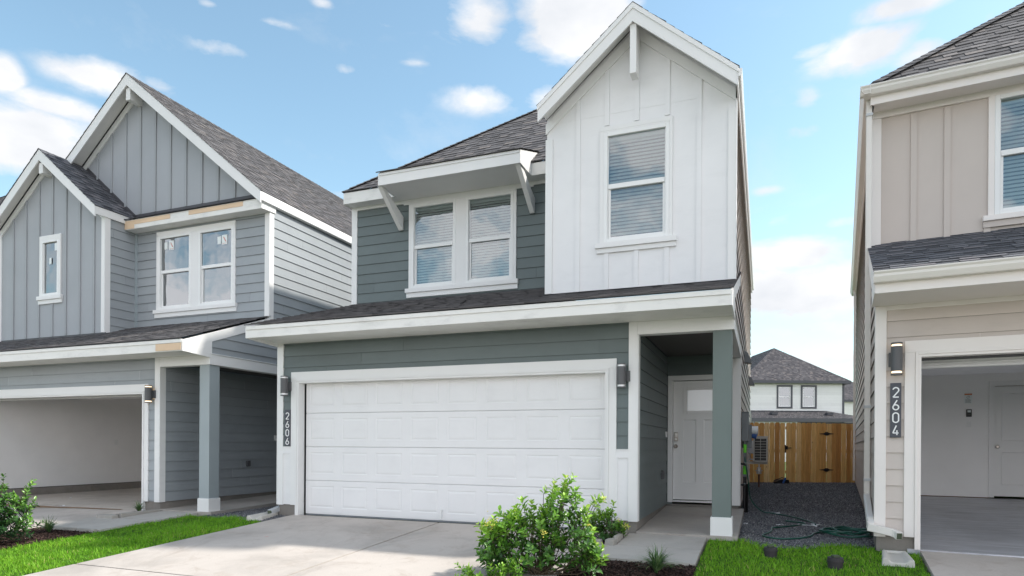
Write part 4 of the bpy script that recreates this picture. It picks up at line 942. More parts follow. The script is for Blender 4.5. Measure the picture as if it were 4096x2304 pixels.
c = MB(); c.box(-.0155, .094, -.024, .0, .145, 2.668); c.box(-.017, -.001, .0005, .09, .145, 3.0); c.build('corner_board', M['cream'], HR, bevel=.003)
casing(HR, .418, 5.29, 2.148, 0, 'cream', .10, .157, .03, .10, .054)
s = MB(); s.box(-.04, W_ + .04, -.74, .0, 2.670, 2.68); s.box(.0, W_, -.022, -.0005, 2.62, 2.6695); s.build('soffit', M['cream'], HR)
f = MB(); f.box(-.042, W_ + .042, -.762, -.7405, 2.662, 2.80); f.build('fascia', M['cream'], HR)
g = MB(); gutter(g, 0, -.062, W_ + .062, -.7625, 2.862, -1)
gt = g.build('gutter', M['gutter_cream'], HR)
rs = .405; r = MB(); roofplane(r, [(-.06, -.79, 2.852), (W_ + .06, -.79, 2.852), (W_ + .06, RU + .02, 2.852 + rs * (RU + .81)), (-.06, RU + .02, 2.852 + rs * (RU + .81))], 51); r.build('skirt_roof', M['shingle_dark'], HR)
g = MB(); g.prism([(-.76, 2.665), (-.76, 2.84), (RU, 2.84 + rs * (RU + .76)), (RU, 2.70 + rs * (RU + .76)), (.0, 2.86), (.0, 2.665)], 0, -.052, -.0425); g.build('rake_board', M['cream'], HR)
# upper wall
m = MB(); RW = [(1.325, 2.11, 3.965, 5.35), (2.40, 3.19, 3.965, 5.35)]
for pc in cuts([(0, 3.55), (W_, 3.55), (W_, 5.42), (0, 5.42)], [(a - .03, b + .03, c - .03, d + .03) for a, b, c, d in RW]): m.face([(u, RU, v) for u, v in pc])
m.build('upper_panel', M['taupe_panel'], HR)
b = MB(); battens(b, [.448, .801], 3.70, 5.33, RU, .066, .02); battens(b, [1.205, 3.4, 3.75, 4.1, 4.45, 4.8, 5.15, 5.5, 5.85, 6.2], 3.70, 3.80, RU, .066, .02); battens(b, [3.6, 3.95, 4.3, 4.65, 5.0, 5.35, 5.7, 6.05, 6.4], 3.70, 5.33, RU, .066, .02); b.build('batten', M['taupe_panel'], HR)
c = MB(); c.box(-.0155, .092, RU - .024, RU - .0005, 3.69, 5.345); c.box(-.017, -.001, RU, RU + .09, 3.66, 5.40); c.build('corner_board', M['cream'], HR, bevel=.003)
f = MB(); f.box(-.02, W_, RU - .03, RU - .0005, 5.346, 5.425); f.build('frieze_board', M['cream'], HR)
t = MB(); z0, z1 = 3.965, 5.35
t.box(1.212, 1.2745, RU - .03, RU - .0006, z0 - .052, 5.3455); t.box(2.1605, 2.3495, RU - .03, RU - .0006, z0 - .052, 5.3455); t.box(3.2405, 3.31, RU - .03, RU - .0006, z0 - .052, 5.3455); t.build('window_trim', M['cream'], HR, bevel=.003)
t = MB(); t.box(1.160, 3.36, RU - .06, RU - .0006, z0 - .115, z0 - .0525); t.build('window_sill', M['cream'], HR, bevel=.003)
t = MB(); t.box(1.165, 3.35, RU - .034, RU - .0006, z0 - .19, z0 - .1155); t.build('sill_apron', M['taupe_panel'], HR)
for a, b_, c_, d_ in RW: make_window(HR, a, b_, c_, d_ - .055, RU - .02, 4.65)
s = MB(); s.box(-.04, W_ + .04, 1.075, RU - .031, 5.425, 5.435); s.build('soffit', M['cream'], HR)
f = MB(); f.box(-.042, W_ + .042, 1.05, 1.0745, 5.400, 5.545); f.build('fascia', M['cream'], HR)
f = MB(); f.box(-.0415, -.0165, RU + .091, RD, 5.40, 5.545); f.box(W_ + .017, W_ + .042, 1.0755, RD, 5.40, 5.545); f.build('side_fascia', M['cream'], HR)
g = MB(); gutter(g, 0, -.158, W_ + .158, 1.0495, 5.605, -1); g.build('gutter', M['gutter_cream'], HR)
g = MB(); gutter(g, 1, .934, RD + .05, -.0425, 5.603, -1); g.box(-.0424, -.001, 1.076, RD, 5.425, 5.432); g.build('side_gutter', M['gutter_cream'], HR)
rx0, rx1, ry0, ry1 = -.115, W_ + .115, .985, RD + .2; hw = (rx1 - rx0) / 2; EZ2 = 5.600; zr = EZ2 + .84 * hw; xm = rx0 + hw
r = MB(); roofplane(r, [(rx0, ry0, EZ2), (rx1, ry0, EZ2), (xm, ry0 + hw, zr)], 61); roofplane(r, [(rx0, ry0, EZ2), (rx0, ry1, EZ2), (xm, ry1 - hw, zr), (xm, ry0 + hw, zr)], 62)
roofplane(r, [(rx1, ry0, EZ2), (rx1, ry1, EZ2), (xm, ry1 - hw, zr), (xm, ry0 + hw, zr)], 63); roofplane(r, [(rx0, ry1, EZ2), (rx1, ry1, EZ2), (xm, ry1 - hw, zr)], 64)
hipcap(r, (rx0, ry0, EZ2 + .01), (xm, ry0 + hw, zr + .01), 4, .15); r.build('roof', M['shingle'], HR)
MB().box(-.02, W_, RU - .012, RU - .001, 3.66, 3.70).build('flashing', M['flash'], HR)
# downspouts
dp = MB()
for p, q in (((-.052, 1.16, 5.50), (-.052, 1.16, .49)), ((-.052, 1.165, .51), (-.050, .03, .30)), ((-.048, .10, .318), (-.046, -.055, .262)), ((-.060, -.03, .275), (-.045, -.080, .250)), ((-.075, -.078, .250), (.02, -.098, .232)), ((.01, -.096, .234), (.16, -.102, .205)), ((.15, -.098, .207), (.205, -.125, .190)), ((.195, -.110, .194), (.215, -.175, .178))): dp.beam(p, q, .064, .082, up=(0, 1, 0) if p[0] == q[0] and p[1] == q[1] else (0, 0, 1))
dpo = dp.build('downspout', M['gutter_cream'], HR, bevel=.008)
fl = MB()
for k in range(4): fl.box(-.0868, -.085, 1.13 + k * .019, 1.139 + k * .019, .55, 5.48)
for k in range(4):
    a = .012 + .012 * k; fl.beam((-.0, 0, 0), (0, 0, .001), .001, .001)
    fl.beam((-.0868, 1.13 - .0, .535 - k * .018 - .0), (-.0858, .03, .325 - k * .018), .004, .006)
fl.build('downspout_ribs', M['gutter_cream'], dpo)
st = MB()
for z_ in (1.62, 5.30, .70): MB().box(-.090, -.012, 1.105, 1.215, z_, z_ + .03).build('downspout_strap', M['steel'], dpo)
mo = MB(); mo.beam((.2151, -.1752, .1778), (.2156, -.1768, .1775), .052, .068); mo.build('spout_mouth', M['lid'], dpo)
d2 = MB(); d2.beam((-.075, 12.2, 5.50), (-.045, 12.2, 5.35), .06, .07, up=(0, 1, 0)); d2.beam((-.045, 12.2, 5.36), (-.045, 12.2, .2), .06, .07, up=(0, 1, 0)); d2.build('downspout', M['gutter_cream'], HR)
# lamp, number
wall_lamp(HR, .185, -.092, 1.901, 2.251, .056, True, -.028)
number_plate(HR, .131, .234, 1.231, 1.822, -.016, '2604')
# garage interior
g = MB(); X0, X1, Y0, Y1, ZC = .11, 5.6, .12, 5.3, 2.55
g.face([(X0, Y0, .10), (X0, Y1, .10), (X0, Y1, ZC), (X0, Y0, ZC)]); g.face([(X1, Y1, .10), (X1, Y0, .10), (X1, Y0, ZC), (X1, Y1, ZC)])
for pc in cuts([(X0, .285), (X1, .285), (X1, ZC), (X0, ZC)], [(1.958, 2.87, .2, 2.175)]): g.face([(u, Y1, v) for u, v in pc])
g.face([(X0, Y0, ZC), (X0, Y1, ZC), (X1, Y1, ZC), (X1, Y0, ZC)]); g.face([(X0, Y0, 2.1), (X1, Y0, 2.1), (X1, Y0, ZC), (X0, Y0, ZC)]); g.face([(5.30, Y0, .1), (X1, Y0, .1), (X1, Y0, ZC), (5.30, Y0, ZC)]); g.face([(X0, Y0, .1), (.41, Y0, .1), (.41, Y0, ZC), (X0, Y0, ZC)])
g.build('garage_drywall', M['drywall'], HR)
g = MB(); g.box(X0, .2995, .11, Y1 + .2, -.2, .20); g.build('garage_curb', M['floor_r'], HR)
g = MB(); g.box(X0 + .001, 1.885, Y1 - .006, Y1 + .01, .2625, .285); g.build('drywall_gap', M['rust'], HR)
g = MB(); g.prism([(-.012, -.2), (Y1, -.2), (Y1, .272), (1.2, .030), (-.012, .030)], 0, .30, X1); g.build('garage_floor', M['floor_r'], HR)
g = MB(); g.box(.43, 5.28, .36, .40, 2.008, 2.09); g.box(.43, 5.28, .34, .3595, 2.012, 2.03); g.box(.43, 5.28, .335, .3595, 2.045, 2.06); g.box(.43, 5.28, .33, .3595, 2.072, 2.088)
for k in range(4): g.box(.43, 5.28, .42 + k * .53, .94 + k * .53, 2.13, 2.17)
g.build('garage_door', M['white_panel'], HR)
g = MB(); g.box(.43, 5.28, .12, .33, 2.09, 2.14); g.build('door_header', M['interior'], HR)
t = MB(); t.box(1.880, 1.9575, Y1 - .018, Y1 - .0005, .29, 2.1745); t.box(2.8705, 2.95, Y1 - .018, Y1 - .0005, .29, 2.1745); t.box(1.880, 2.95, Y1 - .018, Y1 - .0005, 2.175, 2.26); t.build('door_frame', M['white'], HR)
di = panel_door(HR, 1.962, 2.866, .31, 2.168, Y1 + .02, [(2.06, 2.77, 1.244, 2.05), (2.06, 2.77, .50, 1.055)], None, 'white')
k = MB(); k.tube([(2.0, Y1 + .02, 1.146), (2.0, Y1 - .01, 1.146), (2.0, Y1 - .03, 1.146), (2.0, Y1 - .045, 1.146)], [.014, .014, .03, .02], 14); k.build('door_knob', M['bronze'], di)
s = MB().box(1.534, 1.646, Y1 - .004, Y1 - .0005, 1.888, 2.061).build('warning_notice', M['sticker'], HR)
k = MB().box(1.536, 1.644, Y1 - .0055, Y1 - .0045, 2.035, 2.059); k.build('notice_band', M['orange'], s)
k = MB(); ribbon(k, arc(1.59, 1.995, .022, .022, 0, 360, 18), .004, Y1 - .0045, .001); ribbon(k, [(1.575, 1.98), (1.605, 2.01)], .004, Y1 - .0045, .001)
for i in range(6): k.box(1.548, 1.62 + (i % 3) * .006, Y1 - .0055, Y1 - .0045, 1.955 - i * .0105, 1.959 - i * .0105)
k.build('notice_print', M['greyink'], s)
k = MB().box(1.56, 1.641, Y1 - .025, Y1 - .0005, 1.658, 1.788).build('door_opener_button', M['black'], HR, bevel=.008)
MB().box(1.578, 1.625, Y1 - .0275, Y1 - .0255, 1.735, 1.772).build('button_face', M['sticker'], k)
k = MB().box(1.568, 1.635, Y1 - .006, Y1 - .0005, 1.48, 1.577).build('light_switch', M['vinyl'], HR)
MB().box(1.590, 1.612, Y1 - .012, Y1 - .0065, 1.505, 1.552).build('rocker', M['vinyl'], k)

# ================================================================== houses beyond
def simple_house(name_label, x0, x1, y0, y1, ze, slope, wall, trim, roofm, skirt=None, wins=(), z0=-.2, vents=(), pipe=None, siding=True, group=None, rot=0, org=(0, 0)):
    h = empty('house', (org[0], org[1], 0), rot, name_label, 'house', group)
    m = MB()
    for (P_, U, n, a, b) in (((0, y0, 0), (1, 0, 0), (0, -1, 0), x0, x1), ((0, y1, 0), (1, 0, 0), (0, 1, 0), x0, x1), ((x0, 0, 0), (0, 1, 0), (-1, 0, 0), y0, y1), ((x1, 0, 0), (0, 1, 0), (1, 0, 0), y0, y1)):
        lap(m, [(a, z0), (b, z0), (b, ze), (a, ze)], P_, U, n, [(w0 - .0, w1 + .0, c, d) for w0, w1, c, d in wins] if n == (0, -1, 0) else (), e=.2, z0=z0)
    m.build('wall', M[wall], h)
    o = .35; hw = (x1 - x0) / 2 + o; r = MB(); zr = ze + slope * hw; xm = (x0 + x1) / 2; e_ = .16
    A, B, C, D = (x0 - o, y0 - o, ze), (x1 + o, y0 - o, ze), (x1 + o, y1 + o, ze), (x0 - o, y1 + o, ze); R0, R1 = (xm, y0 - o + hw, zr), (xm, y1 + o - hw, zr)
    roofplane(r, [A, B, R0], 71, e_); roofplane(r, [D, C, R1], 72, e_); roofplane(r, [B, C, R1, R0], 73, e_); roofplane(r, [A, D, R1, R0], 74, e_)
    hipcap(r, A, R0, 3, .14); hipcap(r, B, R0, 4, .14); r.build('roof', M[roofm], h)
    t = MB(); t.box(x0 - o, x1 + o, y0 - o - .02, y0 - o, ze - .2, ze - .001); t.box(x0 - o, x1 + o, y1 + o, y1 + o + .02, ze - .2, ze - .001); t.box(x0 - o - .02, x0 - o, y0 - o, y1 + o, ze - .2, ze - .001); t.box(x1 + o, x1 + o + .02, y0 - o, y1 + o, ze - .2, ze - .001)
    t.box(x0 - o + .001, x1 + o - .001, y0 - o + .001, y1 + o - .001, ze - .12, ze - .10); t.build('fascia', M[trim], h)
    t = MB(); t.box(x1 - .12, x1 + .03, y0 - .04, y0 + .12, z0, ze - .121); t.box(x0 - .03, x0 + .12, y0 - .04, y0 + .12, z0, ze - .121); t.build('corner_board', M[trim], h)
    for a, b, c, d in wins:
        w_ = MB(); tb = .12
        w_.box(a - .0, a + tb, y0 - .05, y0 + .02, c, d); w_.box(b - tb, b, y0 - .05, y0 + .02, c, d); w_.box(a + tb, b - tb, y0 - .05, y0 + .02, c, c + tb); w_.box(a + tb, b - tb, y0 - .05, y0 + .02, d - tb, d)
        w_.build('window_trim', M[trim], h)
        make_window(h, a + tb + .06, b - tb - .06, c + tb + .06, d - tb - .06, y0 - .0, (c + d) / 2, False, name='window')
    if skirt:
        sy, szt, sze, sx0, sx1 = skirt
        r = MB(); roofplane(r, [(sx0, y0 - sy, sze), (sx1, y0 - sy, sze), (sx1 - sy * .9, y0, szt), (sx0 + sy * .35, y0, szt)], 75, e_); roofplane(r, [(sx1, y0 - sy, sze), (sx1, y0 + 2, sze), (sx1 - sy * .9, y0 + 2, szt), (sx1 - sy * .9, y0, szt)], 76, e_); r.build('skirt_roof', M[roofm], h)
        t = MB(); t.box(sx0, sx1, y0 - sy - .02, y0 - sy, sze - .25, sze - .001); t.box(sx0 + .3, sx1 - .3, y0 - sy + .2, y0 - sy + .3, sze - .8, sze - .251); t.build('skirt_fascia', M[trim], h)
        m = MB(); lap(m, [(sx0 + .3, z0), (sx0 + 3.3, z0), (sx0 + 3.3, sze - .25), (sx0 + .3, sze - .25)], (0, y0 - sy + .18, 0), (1, 0, 0), (0, -1, 0), e=.2, z0=z0); m.build('lower_wall', M[wall], h)
        for vx in vents:
            v = MB(); yy = y0 - sy * .55; zz = sze + (szt - sze) * .45; v.box(vx - .22, vx + .22, yy - .2, yy + .2, zz, zz + .14); v.box(vx - .26, vx + .26, yy - .24, yy + .24, zz + .1405, zz + .17); v.build('roof_vent', M['far_trim'], h)
    if pipe:
        v = MB(); v.tube([(pipe[0], pipe[1], pipe[2] - 1.5), (pipe[0], pipe[1], pipe[2])], .11, 10); v.tube([(pipe[0], pipe[1], pipe[2]), (pipe[0], pipe[1], pipe[2] + .12)], .2, 12); v.build('flue_pipe', M['flash'], h)
    return h
simple_house('white two-storey house with grey roof, two dark-framed windows beyond the fence', 17.2, 24.62, 48, 60, 6.02, .74, 'far_white', 'far_trim', 'far_shingle',
             skirt=(2.4, 3.82, 3.15, 16.9, 25.4), wins=[(19.63, 20.80, 3.98, 5.72), (21.42, 22.60, 3.98, 5.72)], vents=(18.9, 22.9), pipe=(19.35, 53.4, 8.95))
h2 = simple_house('white house with dark roof half hidden behind the windowed white house', 28.2, 36.5, 61, 72, 5.6, .62, 'far_white', 'far_trim', 'far_shingle', wins=())
h3x = -9.1
simple_house('tan-sided house at the far left edge past the blue-grey house', -9.1, -2.35, 1.3, 11.3, 6.05, .8, 'tan', 'white', 'shingle', rot=-rad(FL[2]), org=(FL[0], FL[1]), group='row of new two-storey houses')

# ================================================================== ground
def cells(poly, c=.5):
    x0 = min(p[0] for p in poly); x1 = max(p[0] for p in poly); y0 = min(p[1] for p in poly); y1 = max(p[1] for p in poly)
    i = math.floor(x0 / c) * c
    while i < x1:
        col_ = clip(clip(poly, 1, 0, i + c), -1, 0, -i); j = math.floor(y0 / c) * c
        while j < y1:
            q = clip(clip(col_, 0, 1, j + c), 0, -1, -j)
            if len(q) > 2: yield q
            j += c
        i += c
def sheet(name, fr, polys, off, mat, kind='structure', th=.0, c=.5):
    m = MB()
    for poly in polys:
        a = sum(poly[i][0] * poly[(i + 1) % len(poly)][1] - poly[(i + 1) % len(poly)][0] * poly[i][1] for i in range(len(poly)))
        if a < 0: poly = poly[::-1]
        def top(p): X, Y, _ = wpt(fr, *p); return (X, Y, gz(X, Y) + off)
        for q in cells(poly, c): m.face([top(p) for p in q], [p for p in q])
        if th:
            for i in range(len(poly)):
                p, q = poly[i], poly[(i + 1) % len(poly)]; n = max(1, int(math.dist(p, q) / c))
                for k in range(n):
                    a = top((p[0] + (q[0] - p[0]) * k / n, p[1] + (q[1] - p[1]) * k / n)); b = top((p[0] + (q[0] - p[0]) * (k + 1) / n, p[1] + (q[1] - p[1]) * (k + 1) / n))
                    m.face([(a[0], a[1], a[2] - th), (b[0], b[1], b[2] - th), b, a])
    return tag(m.build(name, M[mat]), kind=kind)
def rect(x0, x1, y0, y1): return [(x0, y0), (x1, y0), (x1, y1), (x0, y1)]
# base ground to the horizon
gm = MB(); xs = [-1500, -400, -120, -50] + [-30 + 1.0 * i for i in range(61)] + [50, 120, 400, 1500]; ys = [-1500, -400, -120, -50, -30] + [-20 + 1.0 * i for i in range(71)] + [80, 150, 400, 1500]
gz0 = lambda X, Y: gz(X, Y) - .05
for i in range(len(xs) - 1):
    for j in range(len(ys) - 1): gm.face([(xs[a], ys[b], gz0(xs[a], ys[b])) for a, b in ((i, j), (i + 1, j), (i + 1, j + 1), (i, j + 1))])
tag(gm.build('ground', M['soil'], smooth=True), kind='structure')
g = .013
sheet('driveway', FM, [rect(-.15, 2.43 - g, -3.6 + g, -.11), rect(2.43 + g, 4.93, -3.6 + g, -.11), rect(-.15, 2.43 - g, -8.4, -3.6 - g), rect(2.43 + g, 4.93, -8.4, -3.6 - g)], .02, 'concrete', th=.1)
sheet('driveway', FL, [rect(-.15, 2.43 - g, -3.6 + g, -.101), rect(2.43 + g, 4.88, -3.6 + g, -.101), rect(-.15, 2.43 - g, -8.4, -3.6 - g), rect(2.43 + g, 4.88, -8.4, -3.6 - g)], .02, 'concrete', th=.1)
sheet('driveway', FR, [rect(.42, 2.85 - g, -3.6 + g, -.014), rect(2.85 + g, 5.4, -3.6 + g, -.014), rect(.42, 2.85 - g, -8.2, -3.6 - g), rect(2.85 + g, 5.4, -8.2, -3.6 - g)], .036, 'concrete', th=.1)
sheet('walkway', FM, [rect(5.19, 6.14, -.90, -.165), rect(4.942, 6.14, -1.61, -.912)], .03, 'walk', th=.12)
sheet('walkway', FL, [rect(5.42, 6.22, -.98, -.165), rect(4.892, 6.16, -1.88, -.992)], .03, 'walk', th=.12)
for fr, H in ((FM, HM), (FL, HL)):
    pdp = 2.62 if H is HM else 3.6
    m = MB(); m.prism([(-.155, .03), (pdp, .125), (pdp, -.4), (-.155, -.4)], 0, 5.2775, 6.50); m.build('porch_slab', M['porch'], H)
sheet('road', FM, [rect(-60, 60, -17, -9.2)], .0, 'asphalt', c=4)
sheet('pavement', FM, [rect(-60, 60, -9.19, -8.41)], .10, 'walk', th=.12, c=4)
G1 = [(-2.29, -.22), (-1.76, -.22), (-1.1, -.38), (-.55, -.58), (-.17, -.80), (-.17, -8.4), (-2.29, -8.4)]
G2 = [(6.16, .02), (6.55, -.02), (6.79, -.33), (7.16, -.34), (7.6, .02), (7.93, -.08), (7.96, -.30), (8.33, -.40), (7.52, -8.3), (6.16, -8.3)]
GA = [(6.505, .0), (6.56, -.10), (6.79, -.42), (7.16, -.42), (7.6, -.06), (7.97, -.15), (9.26, 12.4), (6.44, 12.6), (6.44, 2.6), (6.505, 2.6)]
GB = [(-2.0, -.18), (-1.76, -.28), (-1.1, -.45), (-.55, -.65), (-.2, -.75), (-.17, -.2), (-.45, -.1), (-.45, 9), (-2.0, 9)]
sheet('lawn', FM, [G1, G2], .0, 'lawn'); sheet('gravel_bed', FM, [GA, GB], -.008, 'gravel_base')
sheet('mulch_bed', FM, [rect(4.945, 6.155, -8.3, -1.615), rect(4.94, 5.18, -.9, -.13)], .0, 'mulch_base'); sheet('mulch_bed', FL, [rect(4.89, 6.15, -8.3, -1.89), rect(4.89, 5.41, -.98, -.13)], .0, 'mulch_base')
sheet('dirt_line', FL, [[(.2, -.34), (1.2, -.37), (2.1, -.33), (2.9, -.36), (3.6, -.27), (4.5, -.22), (4.5, -.28), (3.5, -.38), (2.9, -.48), (2.4, -.62), (1.9, -.55), (1.1, -.6), (.2, -.56)]], .024, 'dirt', 'stuff')
# distant lawn behind the fence
m = MB(); m.face([(-10, 19, .05), (40, 19, .05), (40, 45, .05), (-10, 45, .05)]); tag(m.build('back_lawn', M['lawn']), kind='structure')

# ------------------------------------------------------------------ loose stuff built as many small faces
def raw_mesh(name, V, Fc, counts, R_, mat, kind=None):
    """numpy mesh: V verts, Fc flat loop indices, counts loops per face, R_ value per loop"""
    me = bpy.data.meshes.new(name); me.vertices.add(len(V)); me.vertices.foreach_set('co', V.astype(np.float32).ravel())
    me.loops.add(len(Fc)); me.loops.foreach_set('vertex_index', Fc.astype(np.int32)); me.polygons.add(len(counts))
    st = np.concatenate(([0], np.cumsum(counts)[:-1])).astype(np.int32); me.polygons.foreach_set('loop_start', st); me.polygons.foreach_set('loop_total', counts.astype(np.int32))
    me.update(calc_edges=True)
    at = me.attributes.new('rnd', 'FLOAT', 'CORNER'); at.data.foreach_set('value', R_.astype(np.float32))
    me.materials.append(mat); o = bpy.data.objects.new(name, me); col.objects.link(o)
    return tag(o, kind=kind) if kind else o
rg = np.random.default_rng(5)
def inside(poly, x, y):
    r = np.zeros(len(x), bool); n = len(poly)
    for i in range(n):
        x0, y0 = poly[i]; x1, y1 = poly[(i + 1) % n]
        if y0 == y1: continue
        c = ((y0 > y) != (y1 > y)) & (x < (x1 - x0) * (y - y0) / (y1 - y0) + x0); r ^= c
    return r
def scatter(poly, dens, ymin=-1e9, ymax=1e9, edge=0.0):
    x0, x1 = min(p[0] for p in poly), max(p[0] for p in poly); y0, y1 = max(ymin, min(p[1] for p in poly)), min(ymax, max(p[1] for p in poly))
    n = int((x1 - x0) * (y1 - y0) * dens); x = rg.uniform(x0, x1, n); y = rg.uniform(y0, y1, n)
    k = inside(poly, x + rg.normal(0, 1, n) * edge, y + rg.normal(0, 1, n) * edge) if edge else inside(poly, x, y); return x[k], y[k]
def to_world(fr, x, y):
    ox, oy, th = fr; t = rad(th); return ox + x * cos(t) + y * sin(t), oy - x * sin(t) + y * cos(t)
gzv = np.vectorize(gz)
def blades(name, sets, mat):
    X, Y = [], []
    for fr, x, y in sets: a, b = to_world(fr, x, y); X.append(a); Y.append(b)
    X = np.concatenate(X); Y = np.concatenate(Y); n = len(X); Z = gzv(X, Y)
    patch = .5 + .5 * np.sin(X * 2.3 + 1.7 * np.sin(Y * 1.9)) * np.sin(Y * 2.9 + 1.3 * np.sin(X * 1.3 + .7))
    fine = .5 + .5 * np.sin(X * 11 + 3 * np.sin(Y * 7)) * np.sin(Y * 13 + 2 * np.sin(X * 9)); h = rg.gamma(6, .0050, n).clip(.014, .07) * (1 + .35 * (patch - .5)) * (.75 + .5 * fine); a = rg.uniform(0, 2 * pi, n); lean = rg.uniform(.15, 1.0, n) * h; wd = rg.uniform(.0020, .0040, n)
    dx, dy = np.cos(a), np.sin(a); b = a + rg.normal(0, .7, n); lx, ly = -np.sin(b) * lean, np.cos(b) * lean
    V = np.zeros((n, 5, 3)); base = np.stack([X, Y, Z - .004], 1)
    side = np.stack([dx * wd, dy * wd, np.zeros(n)], 1)
    V[:, 0] = base - side; V[:, 1] = base + side
    mid = base + np.stack([lx * .35, ly * .35, h * .6], 1); V[:, 2] = mid + side * .8; V[:, 3] = mid - side * .8; V[:, 4] = base + np.stack([lx, ly, h], 1)
    i = np.arange(n)[:, None] * 5; Fc = (i + np.array([0, 1, 2, 3, 3, 2, 4])).ravel(); counts = np.tile([4, 3], n)
    r = np.clip(rg.beta(2, 2, n) * .62 + .22 * patch + .26 * (fine - .35) + (rg.random(n) > .955) * .45, 0, 1); R_ = np.repeat(r, 7)
    return raw_mesh(name, V.reshape(-1, 3), Fc, counts, R_, mat, 'stuff')
def lawn_pts(poly, y_far, y_near):
    out = []
    for a, b, d in ((-2.2, 1, 3800), (-4.0, -2.2, 4600), (-6.5, -4.0, 3000)): out.append(scatter(poly, d, a, b, .022))
    return np.concatenate([o[0] for o in out]), np.concatenate([o[1] for o in out])
p1 = lawn_pts(G1, 0, 0); p2 = lawn_pts(G2, 0, 0)
wx, wy = to_world(FM, p2[0], p2[1]); o_, t_ = (FR[0], FR[1]), rad(FR[2])
lx_ = (wx - o_[0]) * cos(t_) - (wy - o_[1]) * sin(t_); ly_ = (wx - o_[0]) * sin(t_) + (wy - o_[1]) * cos(t_)
cap_ = (np.hypot(wx - 2.80, wy - 6.98) < .085) | (np.hypot(wx - 3.22, wy - 6.42) < .09) | ((np.abs(wx - 2.80) < .05) & (wy < 6.98) & (wy > 6.86)) | ((np.abs(wx - 3.22) < .05) & (wy < 6.42) & (wy > 6.30))
kp = ~cap_ & ~((np.abs(lx_ - .17) < .13) & (np.abs(ly_ + .44) < .30)); p2 = (p2[0][kp], p2[1][kp])
blades('grass', [(FM, *p1), (FM, *p2)], M['grass'])
OCT = np.array([(1, 0, 0), (-1, 0, 0), (0, 1, 0), (0, -1, 0), (0, 0, 1), (0, 0, -1)], float); OF = np.array([(0, 2, 4), (2, 1, 4), (1, 3, 4), (3, 0, 4), (2, 0, 5), (1, 2, 5), (3, 1, 5), (0, 3, 5)])
def stones(name, sets, mat, s0, s1, el=(1, 1, .6), lift=.3, kind='stuff'):
    X, Y = [], []
    for fr, x, y in sets: a, b = to_world(fr, x, y); X.append(a); Y.append(b)
    X = np.concatenate(X); Y = np.concatenate(Y); n = len(X); Z = gzv(X, Y); s = rg.uniform(s0, s1, n)
    q = rg.normal(0, 1, (n, 4)); q /= np.linalg.norm(q, axis=1)[:, None]; w_, x_, y_, z_ = q.T
    if el[0] > 2: w_, z_ = np.cos(rg.uniform(0, pi, n)), np.sin(rg.uniform(0, pi, n)); nn = np.sqrt(w_ ** 2 + z_ ** 2); w_, z_ = w_ / nn, z_ / nn; x_ = rg.normal(0, .16, n); y_ = rg.normal(0, .16, n)
    Rm = np.stack([np.stack([1 - 2 * (y_ * y_ + z_ * z_), 2 * (x_ * y_ - z_ * w_), 2 * (x_ * z_ + y_ * w_)], 1), np.stack([2 * (x_ * y_ + z_ * w_), 1 - 2 * (x_ * x_ + z_ * z_), 2 * (y_ * z_ - x_ * w_)], 1), np.stack([2 * (x_ * z_ - y_ * w_), 2 * (y_ * z_ + x_ * w_), 1 - 2 * (x_ * x_ + y_ * y_)], 1)], 1)
    loc = OCT[None] * np.array(el) * rg.uniform(.7, 1.3, (n, 6, 1)) * s[:, None, None]
    V = np.einsum('nij,nkj->nki', Rm, loc); V[:, :, 0] += X[:, None]; V[:, :, 1] += Y[:, None]; V[:, :, 2] += (Z + s * lift)[:, None]
    i = np.arange(n)[:, None, None] * 6; Fc = (i + OF[None]).ravel(); counts = np.full(n * 8, 3); r = rg.random(n) ** 1.3; R_ = np.repeat(r, 24)
    return raw_mesh(name, V.reshape(-1, 3), Fc, counts, R_, mat, kind)
ga = [scatter(GA, 3600, -1, 3.5, .03), scatter(GA, 1700, 3.5, 8), scatter(GA, 1000, 8, 13)]; gb = [scatter(GB, 2600, -1, 3, .03)]
stones('gravel', [(FM, *q) for q in ga + gb], M['gravel'], .007, .015)
mu = [(FM, *scatter(rect(4.95, 6.15, -4.2, -1.62), 2300)), (FM, *scatter(rect(4.95, 5.17, -.9, -.14), 1500)), (FL, *scatter(rect(4.9, 6.14, -5, -1.9), 1500)), (FL, *scatter(rect(4.9, 5.4, -.96, -.14), 1000))]
stones('mulch', mu, M['mulch'], .006, .012, (3.4, 1.0, .5), .8)

# ------------------------------------------------------------------ planting
def leaf_rows(rd, path, size, vals, out, spread=1.0, start=.25, step=.022):
    """pairs of leaves along a stem"""
    P = [Vector(p) for p in path]; L_ = [0]
    for a, b in zip(P[:-1], P[1:]): L_.append(L_[-1] + (b - a).length)
    T = L_[-1]; s = T * start; ph = rd.random() * 6.28
    while s < T:
        k = max(i for i in range(len(L_) - 1) if L_[i] <= s); t = (s - L_[k]) / (L_[k + 1] - L_[k]); p = P[k].lerp(P[k + 1], t); d = (P[k + 1] - P[k]).normalized()
        ph += 1.57 + rd.uniform(-.3, .3)
        for sg in (0, pi):
            a = d.orthogonal().normalized(); a = (Matrix.Rotation(ph + sg + rd.uniform(-.4, .4), 3, d) @ a)
            up = .25 + .45 * (s / T) + rd.uniform(-.15, .25); dir_ = (a * spread + d * up + Vector((0, 0, .15))).normalized()
            sz = size * rd.uniform(.65, 1.2) * (1.0 - .3 * (s / T) ** 5); side = dir_.cross(d)
            if side.length < .05: side = dir_.orthogonal()
            side.normalize(); nrm = side.cross(dir_)
            v = min(1, max(0, vals(s / T, p) + rd.uniform(-.14, .14)))
            out.append((p, dir_, side, nrm, sz, v))
        s += step * rd.uniform(.8, 1.3)
